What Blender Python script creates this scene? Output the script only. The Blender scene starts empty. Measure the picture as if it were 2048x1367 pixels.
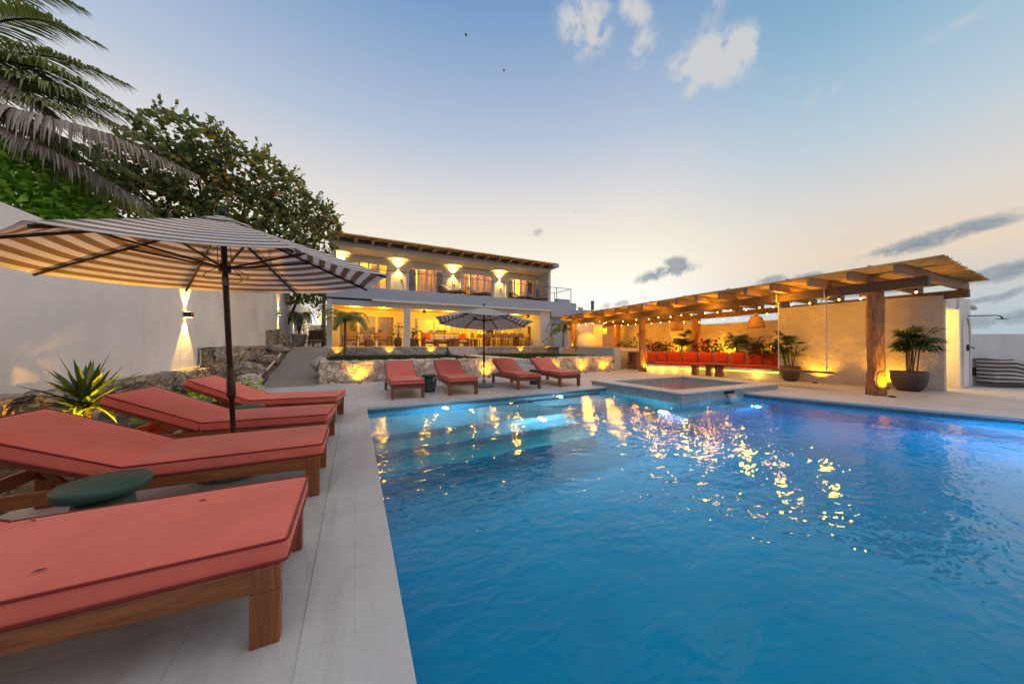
import bpy, bmesh, math, random
from mathutils import Vector, Matrix, noise as mnoise
R = math.radians
PI = math.pi
rnd = random.Random(7)
S = bpy.context.scene
COL = S.collection

# ------------------------------------------------------------------ camera
CAM_H, FPX, PITCH, YAW = 1.2, 641.7, R(0.522), R(26.0)
cam = bpy.data.objects.new('camera', bpy.data.cameras.new('camera'))
COL.objects.link(cam)
cam.location = (0, 0, CAM_H)
cam.rotation_euler = (R(90) + PITCH, 0, -YAW)
cam.data.sensor_width = 36.0
cam.data.lens = FPX / 2048 * 36.0
cam.data.clip_start = 0.05
cam.data.clip_end = 2000
S.camera = cam
_rt = Vector((math.cos(YAW), -math.sin(YAW), 0))
_fh = Vector((math.sin(YAW), math.cos(YAW), 0))
_up = Vector((0, 0, 1))
_fw = math.cos(PITCH) * _fh + math.sin(PITCH) * _up
_cu = -math.sin(PITCH) * _fh + math.cos(PITCH) * _up


def ray(x, y):
    return (x - 1024) / FPX * _rt - (y - 683.5) / FPX * _cu + _fw


def at(x, y, d):
    """the point seen at photograph pixel x, y, at depth d metres"""
    return Vector((0, 0, CAM_H)) + ray(x, y) * d


def ground(x, y, z=0.0):
    d = ray(x, y)
    return Vector((0, 0, CAM_H)) + d * ((z - CAM_H) / d.z)


def on_plane(x, y, p, n):
    """the point seen at pixel x, y on the vertical plane through p with normal n"""
    d = ray(x, y)
    n = Vector((n[0], n[1], 0))
    return Vector((0, 0, CAM_H)) + d * (n.dot(Vector((p[0], p[1], 0))) / n.dot(d))


# ------------------------------------------------------------------ mesh builder
class MB:
    def __init__(s):
        s.v, s.f, s.r, s.uv = [], [], [], None

    def add(s, vs, fs, r=None):
        b = len(s.v)
        s.v.extend([tuple(p) for p in vs])
        s.f.extend([tuple(i + b for i in f) for f in fs])
        if r is not None:
            s.r.extend([r] * len(vs))
        return s

    def box(s, x0, x1, y0, y1, z0, z1):
        return s.add([(x0, y0, z0), (x1, y0, z0), (x1, y1, z0), (x0, y1, z0), (x0, y0, z1), (x1, y0, z1), (x1, y1, z1), (x0, y1, z1)],
                     [(0, 3, 2, 1), (4, 5, 6, 7), (0, 1, 5, 4), (1, 2, 6, 5), (2, 3, 7, 6), (3, 0, 4, 7)])

    def prism(s, poly, z0, z1):
        n = len(poly)
        a = sum(poly[i][0] * poly[(i + 1) % n][1] - poly[(i + 1) % n][0] * poly[i][1] for i in range(n))
        if a < 0:
            poly = poly[::-1]
        vs = [(p[0], p[1], z0) for p in poly] + [(p[0], p[1], z1) for p in poly]
        fs = [tuple(range(n - 1, -1, -1)), tuple(range(n, 2 * n))]
        fs += [(i, (i + 1) % n, n + (i + 1) % n, n + i) for i in range(n)]
        return s.add(vs, fs)

    def beam(s, p, q, w, h, up=(0, 0, 1)):
        p, q, up = Vector(p), Vector(q), Vector(up)
        d = (q - p).normalized()
        sd = d.cross(up).normalized()
        u2 = sd.cross(d).normalized()
        vs = []
        for c in (p, q):
            for a, b in ((-1, -1), (1, -1), (1, 1), (-1, 1)):
                vs.append(c + sd * (a * w / 2) + u2 * (b * h / 2))
        return s.add(vs, [(3, 2, 1, 0), (4, 5, 6, 7), (0, 1, 5, 4), (1, 2, 6, 5), (2, 3, 7, 6), (3, 0, 4, 7)])

    def tube(s, pts, rad, n=8, cap=True):
        pts = [Vector(p) for p in pts]
        rs = rad if isinstance(rad, (list, tuple)) else [rad] * len(pts)
        vs, fs = [], []
        ref = Vector((0, 0, 1))
        d0 = (pts[1] - pts[0]).normalized()
        if abs(d0.dot(ref)) > 0.9:
            ref = Vector((1, 0, 0))
        for i, p in enumerate(pts):
            d = (pts[min(i + 1, len(pts) - 1)] - pts[max(i - 1, 0)]).normalized()
            a = d.cross(ref)
            a = a.normalized() if a.length > 1e-6 else Vector((1, 0, 0))
            b = d.cross(a)
            ref = a.cross(d)
            for k in range(n):
                t = 2 * PI * k / n
                vs.append(p + (a * math.cos(t) + b * math.sin(t)) * rs[i])
        for i in range(len(pts) - 1):
            for k in range(n):
                k2 = (k + 1) % n
                fs.append((i * n + k, i * n + k2, (i + 1) * n + k2, (i + 1) * n + k))
        if cap:
            fs.append(tuple(range(n)))
            fs.append(tuple(range(len(pts) * n - 1, (len(pts) - 1) * n - 1, -1)))
        return s.add(vs, fs)

    def lathe(s, prof, c=(0, 0, 0), n=24):
        vs, fs = [], []
        m = len(prof)
        for r, z in prof:
            for k in range(n):
                t = 2 * PI * k / n
                vs.append((c[0] + r * math.cos(t), c[1] + r * math.sin(t), c[2] + z))
        for i in range(m - 1):
            for k in range(n):
                k2 = (k + 1) % n
                fs.append((i * n + k, i * n + k2, (i + 1) * n + k2, (i + 1) * n + k))
        if prof[0][0] > 1e-4:
            fs.append(tuple(range(n - 1, -1, -1)))
        if prof[-1][0] > 1e-4:
            fs.append(tuple(range((m - 1) * n, m * n)))
        return s.add(vs, fs)

    def sphere(s, c, r, n=10, sx=1, sy=1, sz=1):
        prof = [(max(1e-5, r * math.sin(PI * i / n)), -r * math.cos(PI * i / n)) for i in range(n + 1)]
        b = len(s.v)
        s.lathe(prof, (0, 0, 0), n + 2)
        for i in range(b, len(s.v)):
            x, y, z = s.v[i]
            s.v[i] = (c[0] + x * sx, c[1] + y * sy, c[2] + z * sz)
        return s

    def grid(s, fn, nu, nv):
        vs = [fn(i / nu, j / nv) for j in range(nv + 1) for i in range(nu + 1)]
        w = nu + 1
        return s.add(vs, [(j * w + i, j * w + i + 1, (j + 1) * w + i + 1, (j + 1) * w + i) for j in range(nv) for i in range(nu)])

    def leaf(s, p, d, nrm, l, w, r=0.5, bend=0.15, sh=0.5):
        """a folded pointed leaf of six vertices; sh = where it is widest"""
        p, d = Vector(p), Vector(d).normalized()
        sd = d.cross(Vector(nrm))
        sd = sd.normalized() if sd.length > 1e-5 else d.orthogonal().normalized()
        n = sd.cross(d).normalized()
        m = p + d * (l * sh) + n * (bend * l * 0.3)
        t = p + d * l - n * (bend * l)
        return s.add([p, m + sd * w * .5 + n * w * .12, t, m - sd * w * .5 + n * w * .12, m], [(0, 4, 1), (1, 4, 2), (0, 3, 4), (3, 2, 4)], r)

    def disc_leaf(s, p, d, nrm, l, w, r=0.5):
        """a round leaf"""
        p, d = Vector(p), Vector(d).normalized()
        sd = d.cross(Vector(nrm))
        sd = sd.normalized() if sd.length > 1e-5 else d.orthogonal().normalized()
        n = sd.cross(d).normalized()
        vs = [p + d * l * a + sd * w * b + n * (abs(b) * w * .35 - a * l * .08) for a, b in ((0, 0), (.2, .38), (.6, .5), (.93, .25), (1, 0), (.93, -.25), (.6, -.5), (.2, -.38))]
        return s.add(vs, [(0, 1, 2, 3, 4), (0, 4, 5, 6, 7)], r)

    def strip(s, pts, ws, nrm, r=0.5):
        """a ribbon leaf along pts, of widths ws, folded a little along its middle"""
        vs, fs = [], []
        pts = [Vector(p) for p in pts]
        for i, p in enumerate(pts):
            d = (pts[min(i + 1, len(pts) - 1)] - pts[max(i - 1, 0)])
            sd = d.cross(Vector(nrm))
            sd = sd.normalized() if sd.length > 1e-6 else Vector((1, 0, 0))
            n = sd.cross(d).normalized()
            vs += [p + sd * ws[i] * .5 + n * ws[i] * .18, p, p - sd * ws[i] * .5 + n * ws[i] * .18]
        for i in range(len(pts) - 1):
            fs += [(3 * i, 3 * i + 1, 3 * i + 4, 3 * i + 3), (3 * i + 1, 3 * i + 2, 3 * i + 5, 3 * i + 4)]
        return s.add(vs, fs, r)

    def build(s, name, mat, parent=None, smooth=False, bevel=0.0, seg=2, loc=None, rz=0.0, angle=35):
        me = bpy.data.meshes.new(name)
        me.from_pydata(s.v, [], s.f)
        me.validate()
        me.update()
        if mat is not None:
            me.materials.append(mat)
        if s.r and len(s.r) == len(me.vertices):
            a = me.attributes.new('rnd', 'FLOAT', 'POINT')
            a.data.foreach_set('value', s.r)
        if s.uv:
            u = me.uv_layers.new(name='UVMap')
            for lp in me.loops:
                u.data[lp.index].uv = s.uv[lp.vertex_index]
        if smooth:
            for p in me.polygons:
                p.use_smooth = True
        o = bpy.data.objects.new(name, me)
        COL.objects.link(o)
        if parent is not None:
            o.parent = parent
        if loc is not None:
            o.location = loc
        o.rotation_euler.z = rz
        if bevel:
            m = o.modifiers.new('edge', 'BEVEL')
            m.width, m.segments, m.limit_method, m.angle_limit = bevel, seg, 'ANGLE', R(angle)
            m.harden_normals = False
        return o


def tag(o, label=None, cat=None, group=None, kind=None):
    if label:
        o['label'] = label
    if cat:
        o['category'] = cat
    if group:
        o['group'] = group
    if kind:
        o['kind'] = kind
    return o


def thing(name, label, cat, loc=(0, 0, 0), rz=0.0, group=None):
    o = bpy.data.objects.new(name, None)
    COL.objects.link(o)
    o.location = loc
    o.rotation_euler = (0, 0, rz)
    return tag(o, label, cat, group)


def struct(o):
    o['kind'] = 'structure'
    return o


def kids(o):
    return [c for c in bpy.data.objects if c.parent == o]


def copy_tree(o, parent=None):
    c = o.copy()
    COL.objects.link(c)
    if parent is not None:
        c.parent = parent
    for ch in kids(o):
        copy_tree(ch, c)
    return c


def lamp(kind, name, loc, energy, color, radius=0.05, target=None, cone=90, blend=0.5):
    l = bpy.data.lights.new(name, kind)
    l.energy, l.color = energy, color
    if kind in ('POINT', 'SPOT'):
        l.shadow_soft_size = radius
    if kind == 'SPOT':
        l.spot_size, l.spot_blend = R(cone), blend
    o = bpy.data.objects.new(name, l)
    COL.objects.link(o)
    o.location = loc
    if target is not None:
        o.rotation_euler = (Vector(target) - Vector(loc)).to_track_quat('-Z', 'Y').to_euler()
    return o


WARM = (1.0, 0.45, 0.012)
WARM2 = (1.0, 0.58, 0.11)
AMBER = (1.0, 0.30, 0.006)
POOLW = (0.66, 0.70, 1.0)
POOLB = (0.03, 0.45, 1.0)


# ------------------------------------------------------------------ materials
class NT:
    def __init__(s, name, world=None):
        if world is None:
            s.m = bpy.data.materials.new(name)
            s.m.use_nodes = True
            s.t = s.m.node_tree
        else:
            s.t = world.node_tree
        s.t.nodes.clear()
        s.out = s.t.nodes.new('ShaderNodeOutputWorld' if world else 'ShaderNodeOutputMaterial')

    def n(s, typ, ins=None, **kw):
        nd = s.t.nodes.new(typ)
        for k, v in kw.items():
            setattr(nd, k, v)
        for k, v in (ins or {}).items():
            s.set(nd.inputs[k], v)
        return nd

    def set(s, sock, v):
        if isinstance(v, bpy.types.NodeSocket):
            s.t.links.new(v, sock)
        elif isinstance(v, bpy.types.Node):
            s.t.links.new(v.outputs[0], sock)
        else:
            if sock.type == 'RGBA' and len(v) == 3:
                v = (*v, 1)
            sock.default_value = v

    def math(s, op, a, b=0.0, c=None, clamp=False):
        nd = s.n('ShaderNodeMath', operation=op, use_clamp=clamp)
        s.set(nd.inputs[0], a)
        s.set(nd.inputs[1], b)
        if c is not None:
            s.set(nd.inputs[2], c)
        return nd.outputs[0]

    def vmath(s, op, a, b=None, scale=None):
        nd = s.n('ShaderNodeVectorMath', operation=op)
        s.set(nd.inputs[0], a)
        if b is not None:
            s.set(nd.inputs[1], b)
        if scale is not None:
            s.set(nd.inputs['Scale'], scale)
        return nd.outputs['Value' if op in ('DOT_PRODUCT', 'LENGTH') else 'Vector']

    def mix(s, fac, a, b, blend='MIX'):
        nd = s.n('ShaderNodeMix', data_type='RGBA', blend_type=blend)
        s.set(nd.inputs['Factor'], fac)
        s.set(nd.inputs['A'], a)
        s.set(nd.inputs['B'], b)
        return nd.outputs['Result']

    def ramp(s, fac, stops, interp='LINEAR'):
        nd = s.n('ShaderNodeValToRGB')
        nd.color_ramp.interpolation = interp
        e = nd.color_ramp.elements
        while len(e) > len(stops):
            e.remove(e[-1])
        while len(e) < len(stops):
            e.new(0.5)
        for el, (p, c) in zip(e, stops):
            el.position = p
            el.color = (c, c, c, 1) if isinstance(c, (int, float)) else (*c[:3], 1)
        s.set(nd.inputs[0], fac)
        return nd.outputs[0]

    def coord(s, which='Object', scale=None, rot=None):
        o = s.n('ShaderNodeTexCoord').outputs[which]
        if scale is not None or rot is not None:
            mp = s.n('ShaderNodeMapping', {'Vector': o})
            if scale is not None:
                mp.inputs['Scale'].default_value = scale
            if rot is not None:
                mp.inputs['Rotation'].default_value = rot
            o = mp.outputs[0]
        return o

    def noise(s, vec, scale, detail=4, rough=0.55, dist=0.0, out='Fac'):
        nd = s.n('ShaderNodeTexNoise', {'Vector': vec, 'Scale': scale, 'Detail': detail, 'Roughness': rough, 'Distortion': dist})
        return nd.outputs[out]

    def voro(s, vec, scale, feature='F1', out='Distance', rand=1.0):
        nd = s.n('ShaderNodeTexVoronoi', {'Vector': vec, 'Scale': scale, 'Randomness': rand}, feature=feature)
        return nd.outputs[out]

    def bump(s, h, strength=0.3, dist=0.02, normal=None):
        nd = s.n('ShaderNodeBump', {'Height': h, 'Strength': strength, 'Distance': dist})
        if normal is not None:
            s.set(nd.inputs['Normal'], normal)
        return nd.outputs[0]

    def pbr(s, col, rough=0.6, normal=None, metal=0.0, spec=0.5, **kw):
        nd = s.n('ShaderNodeBsdfPrincipled', {'Base Color': col, 'Roughness': rough, 'Metallic': metal, 'Specular IOR Level': spec})
        if normal is not None:
            s.set(nd.inputs['Normal'], normal)
        for k, v in kw.items():
            s.set(nd.inputs[k.replace('_', ' ')], v)
        return nd

    def done(s, sh):
        s.set(s.out.inputs['Surface'], sh)
        return s.m


def mat_plain(name, col, rough=0.6, var=0.15, scale=6.0, metal=0.0, bump=0.0, spec=0.4):
    k = NT(name)
    c = k.coord()
    nz = k.noise(c, scale, 5)
    lo = tuple(x * (1 - var) for x in col)
    hi = tuple(min(1, x * (1 + var)) for x in col)
    cc = k.ramp(nz, [(0.3, lo), (0.7, hi)])
    nm = k.bump(k.noise(c, scale * 8, 3), bump, 0.01) if bump else None
    return k.done(k.pbr(cc, rough, nm, metal, spec))


def mat_stucco(name, col, trowel=0.25, grain=0.15, stain=0.12):
    k = NT(name)
    c = k.coord()
    big = k.noise(c, 0.8, 6, 0.6)
    low = k.noise(k.coord(scale=(1, 1, .25)), 2.2, 5, 0.65)
    cc = k.mix(k.ramp(big, [(.35, 0.0), (.7, 1.0)]), tuple(x * (1 - stain) for x in col), col)
    cc = k.mix(k.math('MULTIPLY', k.ramp(low, [(.55, 0.0), (.75, 1.0)]), stain * 2.0), cc, tuple(x * .7 for x in col))
    h1 = k.noise(c, 3.0, 5, 0.5, 1.5)
    n1 = k.bump(h1, trowel, 0.03)
    n2 = k.bump(k.noise(c, 60, 3), grain, 0.004, n1)
    return k.done(k.pbr(cc, 0.85, n2, spec=0.25))


def mat_trowel(name, col):
    """rough plaster with thick crossed trowel ridges"""
    k = NT(name)
    c = k.coord()
    wv = k.vmath('ADD', c, k.vmath('SCALE', k.noise(c, 1.1, 3, out='Color'), scale=1.6))
    def streak(rot, sc, seed):
        mp = k.n('ShaderNodeMapping', {'Vector': wv})
        mp.inputs['Rotation'].default_value = rot
        mp.inputs['Location'].default_value = (seed, seed, seed)
        mp.inputs['Scale'].default_value = (1.0, .22, 1.0)
        return k.ramp(k.noise(mp.outputs[0], sc, 5, .6, .4), [(.5, 0.0), (.56, 1.0), (.75, .35)])
    h = k.math('ADD', streak((.6, 0, .4), 3.2, 0.0), k.math('ADD', k.math('MULTIPLY', streak((-.9, 0, -.3), 4.4, 5.0), .8), k.math('MULTIPLY', k.noise(c, 5.5, 6, .65, 1.0), .6)))
    nm = k.bump(h, 0.6, 0.022)
    nm = k.bump(k.noise(c, 45, 3), .25, .005, nm)
    cc = k.mix(k.ramp(k.noise(c, 1.3, 6, .6), [(.35, 0.0), (.7, 1.0)]), tuple(x * .82 for x in col), col)
    return k.done(k.pbr(cc, 0.85, nm, spec=.25))


def mat_deck(name, col, tile, joint=0.005, off=0.0):
    k = NT(name)
    c = k.coord()
    br = k.n('ShaderNodeTexBrick', {'Vector': c, 'Color1': (1, 1, 1, 1), 'Color2': (.92, .92, .915, 1), 'Mortar': (.84, .83, .81, 1), 'Scale': 1.0, 'Mortar Size': joint, 'Mortar Smooth': 0.3,
                                    'Bias': 0.0, 'Brick Width': tile[0], 'Row Height': tile[1]}, offset=0.5)
    stain = k.noise(c, 0.9, 8, 0.62, .6)
    st2 = k.noise(k.coord(scale=(2.5, .6, 1)), 2.0, 8, 0.68, 1.0)
    cc = k.ramp(stain, [(.3, tuple(x * .80 for x in col)), (.5, col), (.72, tuple(min(1, x * 1.09) for x in col))])
    cc = k.mix(k.math('MULTIPLY', k.ramp(st2, [(.48, 0.0), (.66, 1.0)]), .42), cc, (col[0] * .66, col[1] * .60, col[2] * .52))
    pit = k.ramp(k.voro(c, 46, 'F1'), [(.05, 1.0), (.13, 0.0)])
    pit = k.math('MULTIPLY', pit, k.ramp(k.noise(c, 5, 3), [(.5, 0.0), (.6, 1.0)]))
    cc = k.mix(k.math('MULTIPLY', pit, .6), cc, tuple(x * .35 for x in col))
    fine = k.noise(c, 120, 2, .5)
    cc = k.mix(k.math('MULTIPLY', k.ramp(fine, [(.35, 1.0), (.6, 0.0)]), .22), cc, tuple(x * .7 for x in col))
    cc = k.mix(1.0, cc, br.outputs['Color'], 'MULTIPLY')
    h = k.math('SUBTRACT', k.math('MULTIPLY', k.noise(c, 30, 5), .35), k.math('ADD', k.math('MULTIPLY', br.outputs['Fac'], 1.0), pit))
    nm = k.bump(h, 0.35, 0.006)
    ro = k.ramp(stain, [(.3, .48), (.7, .68)])
    return k.done(k.pbr(cc, ro, nm, spec=.35))


def mat_rock(name, col, cell=2.6, mortar=None, dark=(.10, .085, .07), bump=0.8):
    k = NT(name)
    c = k.coord()
    wv = k.vmath('ADD', c, k.vmath('SCALE', k.noise(c, 2.5, 4, out='Color'), scale=.5))
    e = k.voro(wv, cell, 'DISTANCE_TO_EDGE')
    idc = k.voro(wv, cell, 'F1', 'Color')
    tone = k.n('ShaderNodeSeparateColor', {'Color': idc}).outputs[0]
    cc = k.ramp(tone, [(0.0, tuple(x * .75 for x in col)), (.5, col), (1.0, (min(1, col[0] * 1.2), min(1, col[1] * 1.17), min(1, col[2] * 1.12)))])
    gr = k.noise(c, 7, 8, .7)
    cc = k.mix(k.ramp(gr, [(.48, 0.0), (.72, .75)]), cc, tuple(x * .55 for x in col))
    blot = k.ramp(k.noise(c, 2.1, 6, .7), [(.56, 0.0), (.7, 1.0)])
    cc = k.mix(k.math('MULTIPLY', blot, .7), cc, dark)
    cr = k.ramp(e, [(0.0, 1.0), (.045, 0.0)])
    cc = k.mix(k.math('MULTIPLY', cr, .75), cc, mortar or tuple(x * .4 for x in col))
    h = k.math('ADD', k.ramp(e, [(0.0, 0.0), (.12, 1.0)]), k.math('MULTIPLY', k.noise(c, 11, 8, .7), 1.1))
    h = k.math('ADD', h, k.math('MULTIPLY', k.voro(c, 16, 'SMOOTH_F1'), .5))
    nm = k.bump(h, bump, 0.05)
    return k.done(k.pbr(cc, 0.9, nm, spec=.2))


def mat_wood(name, col, axis=0, rough=0.5, dark=0.45, scale=1.0, coat=0.0):
    k = NT(name)
    sc = [9.0 * scale] * 3
    sc[axis] = 0.7 * scale
    c = k.coord(scale=tuple(sc))
    g = k.noise(c, 3.0, 8, .65, 1.2)
    f = k.noise(k.coord(scale=tuple(x * 6 for x in sc)), 3.0, 3, .5)
    cc = k.ramp(g, [(.28, tuple(x * dark for x in col)), (.5, col), (.75, tuple(min(1, x * 1.35) for x in col))])
    cc = k.mix(k.math('MULTIPLY', k.ramp(f, [(.45, 0.0), (.7, 1.0)]), .45), cc, tuple(x * dark * .8 for x in col))
    nm = k.bump(k.math('ADD', g, k.math('MULTIPLY', f, .4)), .25, .004)
    return k.done(k.pbr(cc, rough, nm, spec=.4, Coat_Weight=coat))


def mat_bark(name, col, scale=1.0):
    k = NT(name)
    c = k.coord(scale=(5 * scale, 5 * scale, 1.1 * scale))
    g = k.noise(c, 1.6, 8, .7, 1.6)
    cr = k.voro(k.vmath('ADD', c, k.vmath('SCALE', k.noise(c, 1.0, 4, out='Color'), scale=1.5)), 1.3, 'DISTANCE_TO_EDGE')
    cc = k.ramp(g, [(.25, tuple(x * .3 for x in col)), (.5, col), (.75, tuple(min(1, x * 1.7) for x in col))])
    h = k.math('ADD', k.math('MULTIPLY', g, 1.2), k.ramp(cr, [(0.0, 0.0), (.15, .8)]))
    return k.done(k.pbr(cc, .8, k.bump(h, .8, .035), spec=.25))


def mat_fabric(name, col, rough=0.9, weave=500, var=0.08, transl=0.0):
    k = NT(name)
    c = k.coord()
    cc = k.mix(k.ramp(k.noise(c, 2.2, 5, .6), [(.3, 0.0), (.7, 1.0)]), tuple(x * (1 - var) for x in col), tuple(min(1, x * (1 + var)) for x in col))
    wv = k.math('ADD', k.n('ShaderNodeTexWave', {'Vector': c, 'Scale': weave / 6.28}, bands_direction='X').outputs['Fac'],
                k.n('ShaderNodeTexWave', {'Vector': c, 'Scale': weave / 6.28}, bands_direction='Y').outputs['Fac'])
    cc = k.mix(k.math('MULTIPLY', k.noise(c, 160, 2), .25), cc, tuple(x * .6 for x in col))
    nm = k.bump(wv, .08, .001)
    nm = k.bump(k.noise(c, 5, 4, .6), .25, .02, nm)
    nm = k.bump(k.noise(k.coord(scale=(.35, 1.6, 1)), 7, 3, .5, 1.2), .5, .014, nm)
    sh = k.pbr(cc, rough, nm, spec=.15, Sheen_Weight=.15)
    return k.done(sh)


def mat_leaf(name, stops, rough=0.42, transl=0.35, spec=.4):
    """stops: colours along each leaf's own random number"""
    k = NT(name)
    a = k.n('ShaderNodeAttribute', attribute_name='rnd').outputs['Fac']
    c = k.coord()
    f = k.math('ADD', a, k.math('MULTIPLY', k.math('SUBTRACT', k.noise(c, 1.5, 3), .5), .6), clamp=True)
    cc = k.ramp(f, stops)
    p = k.pbr(cc, rough, k.bump(k.noise(c, 30, 3), .2, .01), spec=spec)
    t = k.n('ShaderNodeBsdfTranslucent', {'Color': k.mix(1.0, cc, (1.0, 1.0, .55), 'MULTIPLY')})
    mx = k.n('ShaderNodeMixShader', {0: transl, 1: p.outputs[0], 2: t.outputs[0]})
    return k.done(mx.outputs[0])


def mat_emit(name, col, strength):
    k = NT(name)
    return k.done(k.n('ShaderNodeEmission', {'Color': col, 'Strength': strength}).outputs[0])


def mat_stripes(name, count, light, dark, transl=0.3, phase=0.0, duty=.5, axis=0):
    """woven stripes along the UV's first coordinate"""
    k = NT(name)
    uv = k.coord('UV')
    x = k.n('ShaderNodeSeparateXYZ', {0: uv}).outputs[axis]
    fr = k.math('FRACT', k.math('ADD', k.math('MULTIPLY', x, count), phase))
    st = k.math('LESS_THAN', fr, duty)
    c = k.coord()
    li = k.mix(k.ramp(k.noise(c, 2.5, 4), [(.3, 0.0), (.7, 1.0)]), tuple(v * .9 for v in light), light)
    cc = k.mix(st, li, dark)
    nm = k.bump(k.noise(c, 3.5, 4, .6), .25, .03)
    nm = k.bump(k.noise(c, 260, 2), .12, .002, nm)
    p = k.pbr(cc, .85, nm, spec=.2)
    t = k.n('ShaderNodeBsdfTranslucent', {'Color': cc})
    return k.done(k.n('ShaderNodeMixShader', {0: transl, 1: p.outputs[0], 2: t.outputs[0]}).outputs[0])


def mat_glass(name, tint=(.95, .97, .97), clear=.93):
    k = NT(name)
    g = k.n('ShaderNodeBsdfGlossy', {'Roughness': .02, 'Color': (.9, .9, .9, 1)})
    t = k.n('ShaderNodeBsdfTransparent', {'Color': tint})
    return k.done(k.n('ShaderNodeMixShader', {0: clear, 1: g.outputs[0], 2: t.outputs[0]}).outputs[0])


M = {}
M['stucco'] = mat_stucco('white_stucco', (.80, .775, .755), .3, .15, .17)
M['stucco4'] = mat_stucco('pale_render', (.54, .55, .58), .12, .1, .06)
M['stucco2'] = mat_stucco('house_render', (.38, .45, .54), .12, .1, .06)
M['stucco3'] = mat_stucco('cream_render', (.70, .66, .60), .12, .1, .06)
M['trowel'] = mat_trowel('rough_plaster', (.60, .515, .425))
M['deck'] = mat_deck('limestone_deck', (.50, .48, .475), (1.25, 0.62))
M['coping'] = mat_deck('limestone_coping', (.50, .485, .475), (6.0, 1.5), .002)
M['path'] = mat_deck('concrete_path', (.27, .225, .19), (3.0, 9.0), .002)
M['rock'] = mat_rock('limestone_rock', (.86, .68, .54), 3.6, (.60, .51, .43), (.22, .16, .12), 1.0)
M['rock2'] = mat_rock('mortared_stone', (.46, .42, .40), 2.6, (.66, .60, .54), bump=.8)
M['rock3'] = mat_rock('weathered_rock', (.46, .39, .32), 4.0, None, (.05, .045, .045), 1.0)
M['rubble'] = mat_rock('rubble_ground', (.22, .18, .14), 9.0, None, (.05, .045, .04), 1.0)
M['teak'] = mat_wood('oiled_teak', (.24, .078, .024), 0, .42, .42, 1.0, .1)
M['teak_y'] = mat_wood('oiled_teak_cross', (.22, .070, .022), 1, .42, .42, 1.0, .1)
M['teak_z'] = mat_wood('oiled_teak_upright', (.25, .080, .024), 2, .42, .42, 1.0, .1)
M['beam_y'] = mat_wood('weathered_beam', (.15, .085, .05), 1, .75, .45)
M['beam_x'] = mat_wood('weathered_rafter', (.36, .22, .13), 0, .75, .5)
M['beam_l'] = mat_wood('pale_rafter', (.38, .22, .12), 1, .7, .55)
M['log'] = mat_bark('log_post', (.34, .16, .07))
M['cane'] = mat_wood('cane_roof', (.60, .39, .14), 1, .8, .45, 1.6)
M['red'] = mat_fabric('terracotta_canvas', (.68, .148, .106), var=.13)
M['pipe_red'] = mat_fabric('dark_red_piping', (.20, .022, .02), var=.03)
M['orange'] = mat_fabric('orange_canvas', (.52, .062, .018))
M['canopy'] = mat_stripes('striped_canopy', 12.0, (.88, .86, .85), (.37, .27, .19), .45)
M['bundle'] = mat_stripes('striped_cover', 8.0, (.60, .56, .54), (.10, .095, .10), .02)
M['dark_metal'] = mat_plain('bronze_metal', (.045, .028, .02), .4, .2, 5, .6)
M['black_metal'] = mat_plain('black_metal', (.02, .02, .02), .45, .2, 5, .4)
M['steel'] = mat_plain('grey_steel', (.16, .15, .14), .4, .1, 5, .7)
M['grey_base'] = mat_plain('grey_concrete_base', (.17, .18, .20), .7, .15, 8, 0, .2)
M['green'] = mat_plain('dark_green_ceramic', (.026, .070, .052), .55, .12, 4, 0, .1)
M['pot'] = mat_plain('charcoal_pot', (.075, .055, .045), .7, .2, 6, 0, .3)
M['pot_brown'] = mat_plain('brown_clay_pot', (.13, .085, .055), .7, .25, 7, 0, .4)
M['pot_white'] = mat_plain('pale_plaster_pot', (.60, .52, .44), .8, .12, 6, 0, .2)
M['soil'] = mat_plain('soil', (.05, .035, .025), .95, .4, 12, 0, .8)
M['rope'] = mat_plain('white_rope', (.66, .62, .56), .9, .2, 40, 0, .6)
M['wicker'] = mat_wood('wicker', (.34, .17, .07), 2, .8, .35, 2.5)
M['white_frame'] = mat_plain('white_frame', (.76, .74, .71), .45, .05, 4)


def mat_curtain(name, col, tr):
    k = NT(name)
    c = k.coord(scale=(1, 1, .15))
    cc = k.mix(k.noise(c, 9, 4), tuple(x * .8 for x in col), col)
    p = k.pbr(cc, .9, k.bump(k.noise(c, 14, 3), .3, .01), spec=.1)
    t = k.n('ShaderNodeBsdfTranslucent', {'Color': cc})
    return k.done(k.n('ShaderNodeMixShader', {0: tr, 1: p.outputs[0], 2: t.outputs[0]}).outputs[0])


M['curtain'] = mat_curtain('linen_curtain', (.72, .60, .42), .6)
M['curtain_d'] = mat_curtain('grey_curtain', (.30, .26, .23), .3)
M['interior'] = mat_stucco('interior_plaster', (.72, .66, .56), .05, .05, .05)
M['tile_floor'] = mat_deck('terrace_floor', (.64, .58, .50), (.9, .9), .003)
M['siding'] = None
M['glass'] = mat_glass('window_glass')
M['warm_bulb'] = mat_emit('warm_bulb', (1.0, .52, .12), 14.0)
M['warm_lens'] = mat_emit('warm_lens', (1.0, .66, .22), 12.0)
M['led'] = mat_emit('led_strip', (1.0, .58, .05), 5.0)
M['pool_lens'] = mat_emit('pool_lens', (.74, .82, 1.0), 30.0)
M['globe'] = mat_emit('globe_lamp', (1.0, .70, .30), 1.3)
M['cream'] = mat_fabric('cream_cushion', (.72, .66, .52))
M['grey_cush'] = mat_fabric('grey_cushion', (.50, .53, .58))
M['sling'] = mat_fabric('tan_sling', (.42, .26, .12))
M['headboard'] = mat_fabric('grey_brown_panel', (.16, .13, .11))
M['trunk'] = mat_bark('palm_trunk', (.17, .13, .09))
M['branch'] = mat_bark('branch_bark', (.12, .085, .06), 2)
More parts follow.
